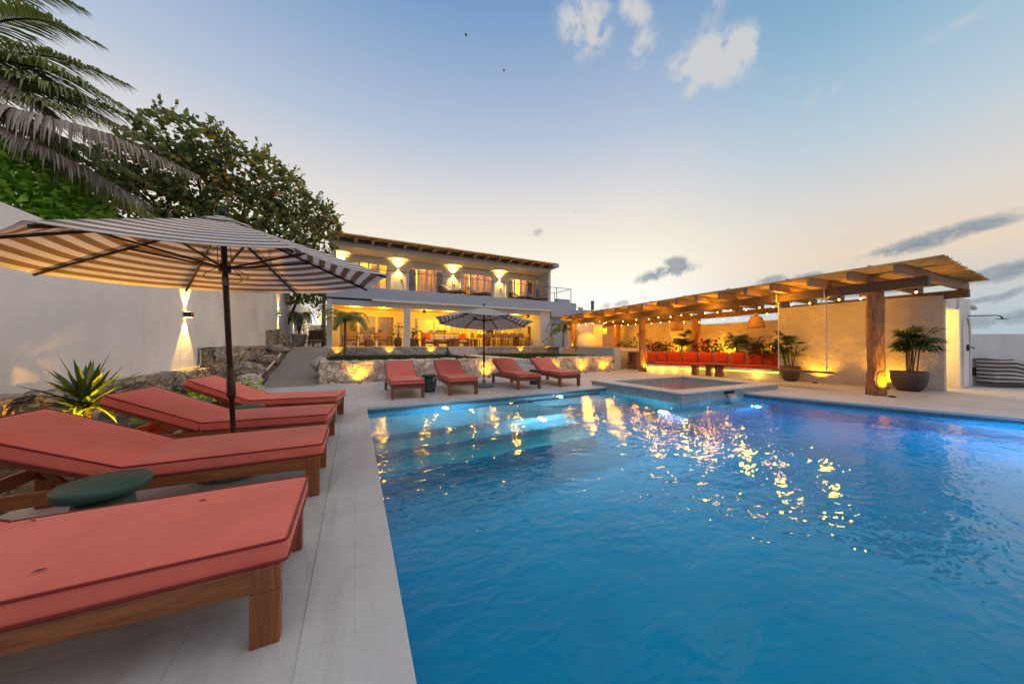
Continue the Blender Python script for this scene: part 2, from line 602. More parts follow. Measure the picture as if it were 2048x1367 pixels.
M['palm'] = mat_leaf('palm_leaf', [(0, (.10, .12, .05)), (.35, (.19, .24, .07)), (.7, (.32, .35, .12)), (1, (.34, .28, .12))], .4, .3)
M['palm_dry'] = mat_leaf('dry_palm_leaf', [(0, (.12, .09, .07)), (.4, (.28, .22, .18)), (.8, (.52, .44, .39)), (1, (.66, .58, .52))], .5, .2)
M['grape'] = mat_leaf('sea_grape_leaf', [(0, (.08, .10, .045)), (.45, (.19, .26, .10)), (.78, (.36, .38, .15)), (.92, (.44, .30, .10)), (1, (.58, .26, .07))], .4, .45)
M['bush'] = mat_leaf('bright_bush_leaf', [(0, (.10, .26, .025)), (.5, (.28, .54, .06)), (1, (.52, .74, .12))], .38, .4)
M['spike'] = mat_leaf('spiky_leaf', [(0, (.02, .05, .018)), (.5, (.06, .11, .03)), (1, (.22, .22, .05))], .35, .25)
M['lady'] = mat_leaf('fan_palm_leaf', [(0, (.018, .045, .014)), (.5, (.045, .095, .025)), (1, (.10, .15, .035))], .4, .3)
M['red_leaf'] = mat_leaf('red_leaf', [(0, (.04, .012, .012)), (.5, (.14, .022, .018)), (1, (.32, .06, .03))], .4, .3)
M['mixed'] = mat_leaf('planter_leaf', [(0, (.02, .045, .014)), (.5, (.07, .13, .03)), (1, (.22, .24, .06))], .4, .3)
M['grass'] = mat_leaf('grass_blade', [(0, (.012, .035, .008)), (1, (.045, .09, .018))], .6, .2)
M['turf'] = mat_plain('turf', (.02, .045, .01), .95, .4, 9, 0, .8)


def m_siding():
    k = NT('white_siding')
    c = k.coord()
    z = k.n('ShaderNodeSeparateXYZ', {0: c}).outputs[2]
    fr = k.math('FRACT', k.math('MULTIPLY', z, 5.0))
    g = k.math('LESS_THAN', fr, .06)
    cc = k.mix(g, (.80, .76, .70), (.46, .42, .37))
    return k.done(k.pbr(cc, .6, k.bump(k.math('SUBTRACT', 1.0, g), .4, .01), spec=.3))


M['siding'] = m_siding()


def m_mosaic(name, col, tile):
    k = NT(name)
    c = k.coord()
    br = k.n('ShaderNodeTexBrick', {'Vector': k.coord(rot=(R(90), 0, 0)), 'Color1': (*col, 1), 'Color2': (*[x * .78 for x in col], 1), 'Mortar': (*[x * .45 for x in col], 1), 'Scale': 1.0,
                                    'Mortar Size': .004, 'Brick Width': tile[0], 'Row Height': tile[1]}, offset=0.0)
    nz = k.noise(c, 4, 6, .65)
    cc = k.mix(k.ramp(nz, [(.4, 0.0), (.7, .5)]), br.outputs['Color'], tuple(x * .6 for x in col))
    return k.done(k.pbr(cc, .55, k.bump(br.outputs['Fac'], -.3, .004), spec=.4))


def m_tile_y(name, col, tile):
    """upright stone tiles: works on faces along x and along y"""
    k = NT(name)
    g = k.n('ShaderNodeNewGeometry')
    p = k.n('ShaderNodeSeparateXYZ', {0: k.coord()})
    s_ = k.math('ADD', p.outputs[0], p.outputs[1])
    v = k.n('ShaderNodeCombineXYZ', {0: s_, 1: p.outputs[2], 2: 0.0})
    br = k.n('ShaderNodeTexBrick', {'Vector': v.outputs[0], 'Color1': (*col, 1), 'Color2': (*[x * .80 for x in col], 1), 'Mortar': (*[x * .5 for x in col], 1), 'Scale': 1.0,
                                    'Mortar Size': .004, 'Brick Width': tile[0], 'Row Height': tile[1]}, offset=0.0)
    nz = k.noise(k.coord(), 5, 6, .65)
    cc = k.mix(k.ramp(nz, [(.45, 0.0), (.7, .6)]), br.outputs['Color'], tuple(x * .6 for x in col))
    return k.done(k.pbr(cc, .55, k.bump(br.outputs['Fac'], -.35, .004), spec=.4))


M['spa_tile'] = m_tile_y('grey_spa_tile', (.42, .44, .43), (.15, .6))
M['waterline'] = m_tile_y('waterline_tile', (.16, .20, .22), (.1, .1))


def m_plaster_pool():
    k = NT('pool_plaster')
    c = k.coord()
    cc = k.ramp(k.noise(c, 1.2, 5, .6), [(.3, (.05, .37, .52)), (.7, (.08, .44, .58))])
    return k.done(k.pbr(cc, .7, k.bump(k.noise(c, 12, 5), .15, .01), spec=.2))


M['pool'] = m_plaster_pool()
M['pool_shelf'] = mat_plain('pool_shelf_plaster', (.40, .47, .52), .7, .12, 2, 0, .1)


def m_water(name, amp, scale, dens=(.95, .055, .02), mask=True):
    k = NT(name)
    c = k.coord()
    w1 = k.noise(k.coord(scale=(1.0, 1.6, 1), rot=(0, 0, R(-20))), 2.6 * scale, 2, .4, .7)
    w2 = k.noise(k.coord(scale=(1.0, 1.8, 1), rot=(0, 0, R(15))), 7.5 * scale, 1, .4, .8)
    w3 = k.noise(k.coord(scale=(1.0, 1.4, 1), rot=(0, 0, R(-35))), 17.0 * scale, 1, .4, .5)
    patch = k.ramp(k.noise(c, .45, 2), [(.38, .35), (.62, 1.0)])
    h = k.math('ADD', k.math('MULTIPLY', w1, .62), k.math('ADD', k.math('MULTIPLY', w2, .27), k.math('MULTIPLY', w3, .05)))
    nm = k.bump(k.math('MULTIPLY', h, patch), 1.0, amp)
    fr = k.n('ShaderNodeFresnel', {'IOR': 1.33, 'Normal': nm})
    gl = k.n('ShaderNodeBsdfGlossy', {'Roughness': .015, 'Color': (1, 1, 1, 1), 'Normal': nm})
    rf = k.n('ShaderNodeBsdfRefraction', {'Roughness': .0, 'IOR': 1.33, 'Color': (1, 1, 1, 1), 'Normal': nm})
    sh = k.n('ShaderNodeMixShader', {0: fr.outputs[0], 1: rf.outputs[0], 2: gl.outputs[0]})
    k.set(k.out.inputs['Surface'], sh.outputs[0])
    m = max(dens)
    ab = k.n('ShaderNodeVolumeAbsorption', {'Color': tuple(1 - d / m for d in dens), 'Density': m})
    k.set(k.out.inputs['Volume'], ab.outputs[0])
    return k.m


M['water'] = m_water('pool_water', .031, 1.0)
M['spa_water'] = m_water('spa_water', .03, 1.6)

# ------------------------------------------------------------------ sky
def build_world():
    w = bpy.data.worlds.new('World')
    S.world = w
    w.use_nodes = True
    k = NT('w', w)
    d = k.n('ShaderNodeTexCoord').outputs['Generated']
    d = k.vmath('NORMALIZE', d)
    z = k.n('ShaderNodeSeparateXYZ', {0: d}).outputs[2]
    el = k.math('DIVIDE', k.math('ARCSINE', z), PI / 2)          # 0 horizon .. 1 zenith

    def s2l(*c):
        return tuple(((x / 255 + .055) / 1.055) ** 2.4 if x > 10 else x / 255 / 12.92 for x in c)
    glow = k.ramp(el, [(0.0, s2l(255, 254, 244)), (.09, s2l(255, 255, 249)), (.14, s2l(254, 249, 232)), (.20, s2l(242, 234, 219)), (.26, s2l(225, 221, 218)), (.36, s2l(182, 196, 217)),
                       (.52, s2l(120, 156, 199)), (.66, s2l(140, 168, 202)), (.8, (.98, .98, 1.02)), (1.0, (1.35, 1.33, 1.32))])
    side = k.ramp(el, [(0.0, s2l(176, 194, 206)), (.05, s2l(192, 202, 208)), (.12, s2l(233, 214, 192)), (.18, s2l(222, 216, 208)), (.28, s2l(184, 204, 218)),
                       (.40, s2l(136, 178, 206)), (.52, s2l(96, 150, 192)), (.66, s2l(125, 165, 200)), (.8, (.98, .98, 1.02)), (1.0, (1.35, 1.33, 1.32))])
    back = k.ramp(el, [(0.0, s2l(140, 148, 172)), (.2, s2l(160, 168, 192)), (.5, s2l(205, 208, 220)), (.8, (.98, .98, 1.02)), (1.0, (1.35, 1.33, 1.32))])  # all ramps raised towards the zenith, out of view, as added fill light
    gd = at(1150, 600, 1.0) - Vector((0, 0, CAM_H))
    gd = Vector((gd.x, gd.y, 0)).normalized()
    rd = ray(2048, 640)
    rd = Vector((rd.x, rd.y, 0)).normalized()
    flat = k.vmath('NORMALIZE', k.vmath('MULTIPLY', d, (1, 1, 0)))
    ca = k.vmath('DOT_PRODUCT', flat, tuple(gd))
    sd = Vector((gd.y, -gd.x, 0))
    rt = k.vmath('DOT_PRODUCT', flat, tuple(sd))
    fr = k.ramp(k.math('MULTIPLY', k.math('ADD', rt, 1.0), .5), [(.57, 0.0), (.80, 1.0)], 'EASE')
    col = k.mix(fr, glow, side)
    bk = k.ramp(k.math('MULTIPLY', k.math('ADD', ca, 1.0), .5), [(.38, 1.0), (.62, 0.0)])
    col = k.mix(bk, col, back)
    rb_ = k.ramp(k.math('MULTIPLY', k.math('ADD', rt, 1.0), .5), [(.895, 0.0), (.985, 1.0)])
    col = k.mix(rb_, col, (1.15, 1.10, 1.07))  # added bright sky band beyond the right frame edge, lights the left wall
    # clouds, each a soft patch in its own direction of the sky
    n1 = k.noise(d, 9.0, 8, .62, .6)
    n2 = k.noise(k.vmath('ADD', d, (5.3, 1.7, 2.2)), 22.0, 7, .65, .4)
    nn = k.math('ADD', k.math('MULTIPLY', k.math('SUBTRACT', n1, .5), 4.2), k.math('MULTIPLY', k.math('SUBTRACT', n2, .5), 3.4))

    def cloud_mask(lst):
        m = None
        for px, py, hw, hh, ang, st in lst:
            c = ray(px, py).normalized()
            e1 = (ray(px + 10, py - 10 * math.tan(R(ang))).normalized() - c).normalized()
            e2 = c.cross(e1).normalized()
            sc = ray(px, py).length * FPX
            a = k.vmath('DOT_PRODUCT', d, tuple(e1 * (sc / hw)))
            b = k.vmath('DOT_PRODUCT', d, tuple(e2 * (sc / hh)))
            r2 = k.math('ADD', k.math('MULTIPLY', a, a), k.math('MULTIPLY', b, b))
            fwdm = k.math('GREATER_THAN', k.vmath('DOT_PRODUCT', d, tuple(c)), .5)
            v = k.math('MULTIPLY', k.math('MULTIPLY', k.math('EXPONENT', k.math('MULTIPLY', r2, -1.1)), st), fwdm)
            m = v if m is None else k.math('MAXIMUM', m, v)
        return k.math('MULTIPLY', m, k.math('ADD', nn, 1.0), clamp=False)
    light = cloud_mask([(1165, 42, 62, 52, -55, 1.0), (1262, 28, 26, 46, 60, .62), (1282, 100, 36, 28, 50, .85), (1425, 118, 82, 46, 8, 1.25), (1378, 175, 34, 36, 60, .62),
                        (1430, 30, 55, 26, 60, .5), (1650, 185, 46, 22, 40, .5), (1720, 140, 40, 22, 45, .45), (1385, 300, 30, 16, 30, .42), (1140, 430, 40, 14, 15, .35), (560, 90, 90, 20, 20, .25),
                        (1950, 250, 90, 30, 30, .35), (1900, 60, 120, 30, 30, .3)])
    dark = cloud_mask([(1330, 545, 62, 15, 14, 1.25), (1348, 528, 26, 14, 0, 1.1), (1840, 486, 105, 17, 17, 1.2), (1950, 455, 66, 13, 14, .95), (1990, 548, 66, 20, 14, 1.1), (1620, 552, 36, 9, 8, .8), (1530, 562, 30, 10, 10, .85),
                       (1065, 466, 32, 11, 12, .55), (1240, 606, 42, 9, 10, .85), (1286, 596, 16, 8, 10, .9), (1960, 600, 40, 8, 10, .75), (2010, 592, 30, 9, 25, .7), (2040, 632, 110, 18, 8, .75), (1960, 640, 90, 14, 4, .55), (1150, 425, 28, 10, 5, .38),
                       (2300, 500, 160, 30, 10, 1.0), (-500, 450, 200, 40, 5, .7)])
    lm = k.ramp(light, [(.20, 0.0), (1.15, .85)], 'EASE')
    dm = k.ramp(dark, [(.25, 0.0), (.75, .62), (1.2, .92)], 'EASE')
    col = k.mix(lm, col, s2l(212, 211, 210))
    col = k.mix(dm, col, k.ramp(n2, [(.35, s2l(116, 134, 150)), (.65, s2l(160, 168, 174))]))
    sky = k.n('ShaderNodeTexSky', sky_type='NISHITA', sun_disc=False)
    sky.sun_elevation = R(1.5)
    sky.sun_rotation = math.atan2(gd.x, gd.y)
    col = k.mix(1.0, col, k.vmath('SCALE', sky.outputs[0], scale=.004), 'ADD')
    # below the horizon: the dim land
    col = k.mix(k.ramp(el, [(0.0, 1.0), (.004, 0.0)]), col, s2l(150, 150, 150))
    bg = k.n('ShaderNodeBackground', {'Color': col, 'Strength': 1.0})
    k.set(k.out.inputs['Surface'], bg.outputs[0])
    return gd


gd = build_world()
sun = bpy.data.lights.new('sun', 'SUN')
sun.energy, sun.angle, sun.color = .35, R(20), (1.0, .72, .45)
so = bpy.data.objects.new('sun', sun)
COL.objects.link(so)
so.rotation_euler = (Vector((0, 0, 0)) - (gd + Vector((0, 0, .06)))).to_track_quat('-Z', 'Y').to_euler()

# ------------------------------------------------------------------ ground, deck, pool
WZ = -0.10
PA, PB, PC, PD, PE = (0.20, 6.73), (6.46, 7.05), (8.80, 4.36), (10.75, -2.2), (0.20, -2.2)
SX0, SX1, SY0, SY1 = 6.435, 10.40, 4.715, 7.68      # hot tub
g = MB()
g.box(-700, 700, -700, 900, -3.05, -3.0)
struct(g.build('ground', mat_plain('dry_land', (.20, .17, .13), .95, .3, .02)))


def sheet_with_hole(outer, hole, z, zb):
    """a slab with a polygonal opening (both counter-clockwise)"""
    bm = bmesh.new()
    ov = [bm.verts.new((x, y, z)) for x, y in outer]
    hv = [bm.verts.new((x, y, z)) for x, y in hole]
    ed = [bm.edges.new((a[i], a[(i + 1) % len(a)])) for a in (ov, hv) for i in range(len(a))]
    bmesh.ops.triangle_fill(bm, use_beauty=True, use_dissolve=False, edges=ed, normal=(0, 0, 1))
    r = bmesh.ops.extrude_face_region(bm, geom=bm.faces[:])
    bmesh.ops.translate(bm, vec=(0, 0, zb - z), verts=[v for v in r['geom'] if isinstance(v, bmesh.types.BMVert)])
    bmesh.ops.recalc_face_normals(bm, faces=bm.faces[:])
    bm.verts.index_update()
    m = MB()
    m.add([v.co[:] for v in bm.verts], [[v.index for v in f.verts] for f in bm.faces])
    bm.free()
    return m


pool_poly = [PE, PD, (9.02, 3.62), (8.80, 4.36), (8.80, 4.75), (6.46, 4.75), (6.46, 7.05), PA]
cop_out = [(-.20, -2.6), (11.25, -2.6), (9.42, 3.7), (9.22, 4.42), (9.22, 5.4), (6.40, 7.47), (-.20, 7.14)]
cop = sheet_with_hole(cop_out, pool_poly, 0.004, -0.046)
struct(cop.build('pool_coping', M['coping'], bevel=.006))
tw = -.03
wall_poly = [(PE[0] + tw, PE[1] + tw), (PD[0] - tw, PD[1] + tw), (9.02 - tw, 3.62), (8.80 - tw, 4.36), (8.80 - tw, 4.765), (6.475, 4.765), (6.475, 7.05 - tw), (PA[0] + tw, PA[1] - tw)]
deck_hole = [(PE[0] - .3, PE[1] - .3), (PD[0] + .3, PD[1] - .3), (9.3, 3.7), (9.1, 4.4), (9.1, 5.3), (6.5, 7.35), (PA[0] - .3, PA[1] + .3)]
dk = sheet_with_hole([(-3.6, -6), (24, -6), (24, 14.5), (-3.6, 14.5)], deck_hole, 0.0, -.05)
struct(dk.build('pool_deck', M['deck']))
# the pool shell: walls, floor, submerged shelves
ps = MB()
FZ = -1.75
n = len(wall_poly)
vs = [(x, y, -.046) for x, y in wall_poly] + [(x, y, -.24) for x, y in wall_poly]
o_ = MB()
o_.add(vs, [((i + 1) % n, i, n + i, n + (i + 1) % n) for i in range(n)])
struct(o_.build('pool_waterline', M['waterline']))
vs = [(x, y, -.24) for x, y in wall_poly] + [(x, y, FZ) for x, y in wall_poly]
ps.add(vs, [((i + 1) % n, i, n + i, n + (i + 1) % n) for i in range(n)] + [tuple(range(n, 2 * n))])
struct(ps.build('pool_basin', M['pool']))
X0 = .2 + tw
for i, (ya, yb, zt) in enumerate(((5.42, 6.9, -.52), (4.98, 5.42, -.85), (4.52, 4.98, -1.18))):
    b = MB()
    b.box(X0 + .003, 3.9, ya, min(yb, 6.70), FZ, zt)
    struct(b.build('pool_step', M['pool_shelf'], bevel=.012))
b = MB()
b.box(3.903, 6.45, 6.2, 6.85, FZ, -.55)
struct(b.build('pool_bench', M['pool_shelf'], bevel=.012))
b = MB()
b.box(5.75, 8.7, 4.1, 4.745, FZ, -.62)
struct(b.build('pool_ledge', M['pool'], bevel=.012))
# water: one closed body
wp = [(x, y) for x, y in wall_poly]
wt = MB()
vs = [(x + (.01 if x > 5 else -.01), y, WZ) for x, y in wp] + [(x + (.01 if x > 5 else -.01), y, FZ - .02) for x, y in wp]
wt.add(vs, [tuple(range(n)), tuple(range(2 * n - 1, n - 1, -1))] + [((i + 1) % n, i, n + i, n + (i + 1) % n) for i in range(n)])
struct(wt.build('pool_water', M['water']))

# pool lights: round flush lights in the walls, under water
PL = []


def pool_light(x, y, z, nx, ny, e, col, label, r=.06):
    t = thing('pool_light', label, 'pool light', (x, y, z), math.atan2(ny, nx), 'underwater pool lights')
    m = MB()
    a = m.lathe([(r * 1.25, 0), (r * 1.25, .018), (r, .022)], n=20)
    mm = MB()
    mm.lathe([(0.0001, .030), (r * .9, .026), (r, .020)], n=20)
    for q, nm, mt in ((m, 'rim', M['steel']), (mm, 'lens', M['pool_lens'])):
        q.v = [(vz, vx, vy) for vx, vy, vz in q.v]
        q.build(nm, mt, t, smooth=True)
    d = Vector((nx, ny, 0))
    p = Vector((x, y, z)) + d * .06
    lamp('POINT', 'pool_lamp', p + d * .07, e, col, .04)


pool_light(1.72, 6.82, -.26, 0, -1, 110, POOLW, 'white underwater light below the far coping, between the first two far loungers')
pool_light(4.72, 6.97, -.26, 0, -1, 110, POOLW, 'white underwater light below the far coping, nearest the raised hot tub')
pool_light(3.25, 5.41, -.62, 0, -1, 90, POOLW, 'white underwater light glowing in the face of the submerged step')
pool_light(5.74, 4.55, -.42, -1, 0, 80, POOLW, 'white underwater light among golden reflections, beside the corner of the hot tub')
pool_light(7.9, 4.09, -.40, 0, -1, 60, POOLB, 'blue underwater light in the ledge just below the hot tub spout')
pool_light(9.80, .9, -.55, -.96, -.28, 150, POOLB, 'blue underwater light in the angled pool wall beside the pergola deck')
pool_light(10.43, -1.2, -.7, -.96, -.28, 520, (.015, .68, 1.0), 'blue underwater light in the angled pool wall, the one nearer the camera')

# ------------------------------------------------------------------ hot tub
ZT = .134
spa = thing('hot_tub', 'raised square hot tub clad in grey upright tiles with pale stone rim', 'hot tub', ((SX0 + SX1) / 2, (SY0 + SY1) / 2, 0))
cx, cy = spa.location.x, spa.location.y


def rel(o, c=(cx, cy, 0)):
    for v in o.data.vertices:
        v.co -= Vector(c)
    return o


ins = .42
ring_o = [(SX0, SY0), (SX1, SY0), (SX1, SY1), (SX0, SY1)]
ring_i = [(SX0 + ins, SY0 + ins), (SX1 - ins, SY0 + ins), (SX1 - ins, SY1 - ins), (SX0 + ins, SY1 - ins)]
sr = sheet_with_hole([(SX0 - .03, SY0 - .03), (SX1 + .03, SY0 - .03), (SX1 + .03, SY1 + .03), (SX0 - .03, SY1 + .03)], ring_i, ZT, ZT - .045)
rel(sr.build('rim', M['coping'], spa, bevel=.008))
sw = sheet_with_hole(ring_o, [(SX0 + ins + .02, SY0 + ins + .02), (SX1 - ins - .02, SY0 + ins + .02), (SX1 - ins - .02, SY1 - ins - .02), (SX0 + ins + .02, SY1 - ins - .02)], ZT - .047, -1.7)
rel(sw.build('side_wall', M['spa_tile'], spa))
sb = MB()
sb.box(SX0 + ins, SX1 - ins, SY0 + ins, SY1 - ins, -.72, -.70)
rel(sb.build('basin', M['pool'], spa))
sb = sheet_with_hole([(SX0 + ins + .021, SY0 + ins + .021), (SX1 - ins - .021, SY0 + ins + .021), (SX1 - ins - .021, SY1 - ins - .021), (SX0 + ins + .021, SY1 - ins - .021)],
                     [(SX0 + ins + .45, SY0 + ins + .45), (SX1 - ins - .45, SY0 + ins + .45), (SX1 - ins - .45, SY1 - ins - .45), (SX0 + ins + .45, SY1 - ins - .45)], -.36, -.70)
rel(sb.build('bench', M['pool'], spa))
swt = MB()
swt.box(SX0 + ins + .015, SX1 - ins - .015, SY0 + ins + .015, SY1 - ins - .015, -.71, .035)
rel(struct(swt.build('water', M['spa_water'], spa)))
# the spout: a dark slot with a thin sheet of water falling from it
gx = on_plane(1457, 780, (0, SY0), (0, 1)).x
sp = MB()
sp.box(gx - .17, gx + .17, SY0 - .05, SY0 - .004, .020, .085)
rel(sp.build('spout', M['black_metal'], spa, bevel=.006))
ml = NT('falling_water')
mtf = ml.done(ml.n('ShaderNodeMixShader', {0: .72, 1: ml.n('ShaderNodeBsdfGlossy', {'Roughness': .08, 'Normal': ml.bump(ml.noise(ml.coord(scale=(9, 1, 1)), 5, 4), .8, .03)}).outputs[0],
                                           2: ml.n('ShaderNodeBsdfTransparent', {'Color': (.95, .95, .92)}).outputs[0]}).outputs[0])
wf = MB()
wf.grid(lambda u, v: (gx - .145 + .29 * u + .012 * math.sin(v * 3), SY0 - .055 - .07 * math.sqrt(v), .018 - .115 * v), 10, 6)
wf2 = MB()
wf2.v, wf2.f = wf.v + [(x, y + .006, z) for x, y, z in wf.v], wf.f + [tuple(i + len(wf.v) for i in reversed(f)) for f in wf.f]
rel(wf2.build('falling_water', mtf, spa, smooth=True))
pool_light(SX0 + ins + .03, 6.35, -.22, 1, 0, 60, (.45, .6, 1.0), 'underwater light inside the raised hot tub', .07)

# ------------------------------------------------------------------ stone walls


def rock_wall(name, label, a, b, h, th, seed, mat, cell=.42, amp=.07, z0=0.0, top_wob=.05, ends=True, cat='stone wall', h2=None):
    """a real stone wall from a to b: front, top, back and end faces of one bumpy skin"""
    a, b = Vector((a[0], a[1], 0)), Vector((b[0], b[1], 0))
    L = (b - a).length
    u = (b - a).normalized()
    nrm = Vector((u.y, -u.x, 0))                        # towards the viewer's side
    c0 = (a + b) / 2 - nrm * th / 2
    st = .055 if L < 14 else .07
    nu = max(4, int(L / st))
    nz = max(4, int(h / .055))
    nt = max(2, int(th / .07))
    prof = [(0, j / nz) for j in range(nz + 1)] + [(j / nt, 1) for j in range(1, nt + 1)] + [(1, 1 - j / 4) for j in range(1, 5)]
    vs, fs = [], []
    for i in range(nu + 1):
        t = i / nu
        hh = h if h2 is None else h + (h2 - h) * t
        for (q, zz) in prof:
            p = a + u * (L * t) - nrm * (th * q) + Vector((0, 0, z0 + hh * zz))
            sp_ = Vector((p.x / cell + seed * 7.3, p.y / cell, p.z / cell * 1.15))
            ds, _ = mnoise.voronoi(sp_)
            edge = min(1.0, (ds[1] - ds[0]) * 2.6)
            bump = (edge ** .6 - .5) * amp + mnoise.noise(sp_ * 2.3) * amp * .5 + mnoise.noise(sp_ * .4) * amp * .8 + mnoise.noise(sp_ * 5.3) * amp * .35
            out = Vector((0, 0, 0))
            if zz < 1 or q == 0:
                out += nrm * (1 if q == 0 else -1)
            if zz == 1:
                out += Vector((0, 0, 1)) * (top_wob / amp if amp else 0)
            if ends and (i == 0 or i == nu):
                out += u * (-1 if i == 0 else 1)
            p = p + out * bump
            if ends and i in (0, nu):
                p -= u * (.03 if i == nu else -.03)
            vs.append(p - c0 if True else p)
    m = len(prof)
    for i in range(nu):
        for j in range(m - 1):
            fs.append((i * m + j, (i + 1) * m + j, (i + 1) * m + j + 1, i * m + j + 1))
    fs.append(tuple(range(m)))
    fs.append(tuple(range((nu + 1) * m - 1, nu * m - 1, -1)))
    mb = MB()
    mb.add(vs, fs)
    o = mb.build(name, mat, smooth=True, loc=c0)
    return tag(o, label, cat)


HYAW = R(1.78)
HO = Vector((-1.40, 19.85, 0))
hu = Vector((math.cos(HYAW), math.sin(HYAW), 0))
hv = Vector((-math.sin(HYAW), math.cos(HYAW), 0))


def H(s, v, z=0.0):
    return HO + hu * s + hv * v + Vector((0, 0, z))


rock_wall('retaining_wall', 'long low limestone wall behind the far loungers, running from the path to the steps', (-1.02, 11.42), (5.35, 11.36), .68, .42, 1, M['rock'], .5, .085)
rock_wall('retaining_wall', 'low limestone wall between the steps and the white kitchen wall, lit by three uplights', (6.65, 11.34), (10.90, 11.42), .66, .42, 2, M['rock'], .45, .07)
w2 = -.95
a, b = H(.15, w2), H(6.35, w2)
rock_wall('terrace_wall', 'mortared stone terrace wall under the lounge chairs and sofa, above the longer lawn', a, b, .50, .40, 3, M['rock2'], .40, .035, .56, .02)
a, b = H(8.05, w2), H(13.6, w2)
rock_wall('terrace_wall', 'mortared stone terrace wall below the dining table, above the shorter lawn', a, b, .50, .40, 4, M['rock2'], .38, .035, .56, .02)
# boulders where the walls end
for (x, y, z, r, sx, lb) in ((-1.25, 17.9, .82, .36, .8, 'grey boulder at the top of the path beside the house corner'), (-1.05, 12.25, .55, .26, 1.0, 'rough boulder at the upper corner of the lower wall, beside the path')):
    m = MB()
    m.sphere((0, 0, 0), r, 14, sx, .9, .95)
    m.v = [tuple(Vector(v) * (1 + .22 * mnoise.noise(Vector(v) * 4 + Vector((x, y, 0))))) for v in m.v]
    tag(m.build('boulder', M['rock2'], smooth=True, loc=(x, y, z)), lb, 'boulder')

# lawns (two terraces of turf with grass blades)
lawn = MB()
lp = [(-.98, 11.78), (5.40, 11.72), H(6.4, w2 + .02)[:2], H(.05, w2 + .02)[:2]]
lawn.prism(lp, -.02, .60)
struct(lawn.build('lawn', M['turf']))
lp2 = [(6.62, 11.70), (11.0, 11.80), (11.95, 16.5), H(13.55, w2 + .02)[:2], H(8.0, w2 + .02)[:2]]
lawn = MB()
lawn.prism(lp2, -.02, .60)
struct(lawn.build('lawn', M['turf']))


def in_poly(x, y, p):
    c = False
    for i in range(len(p)):
        (x1, y1), (x2, y2) = p[i], p[i - 1]
        if (y1 > y) != (y2 > y) and x < (x2 - x1) * (y - y1) / (y2 - y1) + x1:
            c = not c
    return c


gr = MB()
for poly, cnt in ((lp, 9000), (lp2, 6500)):
    x0, x1 = min(p[0] for p in poly), max(p[0] for p in poly)
    y0, y1 = min(p[1] for p in poly), max(p[1] for p in poly)
    k_ = 0
    while k_ < cnt:
        x, y = rnd.uniform(x0, x1), rnd.uniform(y0, y1)
        if not in_poly(x, y, poly):
            continue
        k_ += 1
        h, a = rnd.uniform(.04, .10), rnd.uniform(0, 6.28)
        dx, dy = math.cos(a) * .012, math.sin(a) * .012
        lx, ly = rnd.gauss(0, .02), rnd.gauss(0, .02)
        gr.add([(x - dx, y - dy, .60), (x + dx, y + dy, .60), (x + lx, y + ly, .60 + h)], [(0, 1, 2)], rnd.random())
tag(gr.build('grass', M['grass']), kind='stuff')

# garden steps between the two lawns
st = thing('garden_steps', 'pale stone garden steps rising between the two lawns to the terrace', 'steps', (6.0, 11.4, 0))
SXa, SXb = 5.45, 6.58
for i in range(3):
    m = MB()
    m.box(SXa - 6, SXb - 6, -.42 + .34 * i, .9, .0, .2 * (i + 1))
    m.build('step', M['coping'], st, bevel=.012)
m = MB()
pe = H(7.2, w2)
m.prism([(SXa - 6, .9), (SXb - 6, .9), (H(8.02, w2 - .8).x - 6, H(8.02, w2 - .8).y - 11.4), (H(6.38, w2 - .8).x - 6, H(6.38, w2 - .8).y - 11.4)], .3, .607)
m.build('landing', M['coping'], st)
for i in range(3):
    a, b, c, d_ = H(6.38, w2 - .8 + .34 * i), H(8.02, w2 - .8 + .34 * i), H(8.02, w2 + .9), H(6.38, w2 + .9)
    m = MB()
    m.prism([(p.x - 6, p.y - 11.4) for p in (a, b, c, d_)], .3, .607 + .153 * (i + 1))
    m.build('step', M['coping'], st, bevel=.01)

# path climbing along the house
pp = MB()
prof = [(11.0, .004), (11.6, .01), (13, .26), (14.5, .55), (16, .85), (17.6, 1.04), (19, 1.07), (40, 1.10)]
vs = []
for y, z in prof:
    vs += [(-2.42 - .02 * (y - 11), y, z), (-1.06 if y < 18.5 else -1.42, y, z)]
pp.add(vs, [(2 * i, 2 * i + 1, 2 * i + 3, 2 * i + 2) for i in range(len(prof) - 1)])
base = len(pp.v)
pp.add([(x, y, z - .3) for x, y, z in vs], [(2 * i, 2 * i + 2, 2 * i + 3, 2 * i + 1) for i in range(len(prof) - 1)] )
struct(pp.build('path', M['path']))
# rubble bank between the wall foot and the path / behind the near loungers


def bank(u, v):
    y = 1.0 + 18.5 * v
    zl = .16 if y < 9 else .16 + (min(y, 18) - 9) * .105
    zr = .02 if y < 11.3 else (y - 11.3) * .165
    xr = -2.22 if y < 10 else -2.45 - .02 * (y - 11)
    x = -3.72 + (xr + 3.72) * u
    z = zl + (zr - zl) * u
    z += .07 * mnoise.noise(Vector((x * 2.3, y * 2.3, 0))) + .07 * mnoise.noise(Vector((x * 6, y * 6, 3))) * (1 - u * .5)
    if u == 1:
        z = zr - .03
    return (x, y, z)


def bank_z(x, y):
    xr = -2.22 if y < 10 else -2.45 - .02 * (y - 11)
    return bank(min(.98, max(0, (x + 3.72) / (xr + 3.72))), (y - 1.0) / 18.5)[2]


bk = MB()
bk.grid(bank, 18, 170)
tag(bk.build('rubble_bank', M['rubble'], smooth=True), kind='structure')
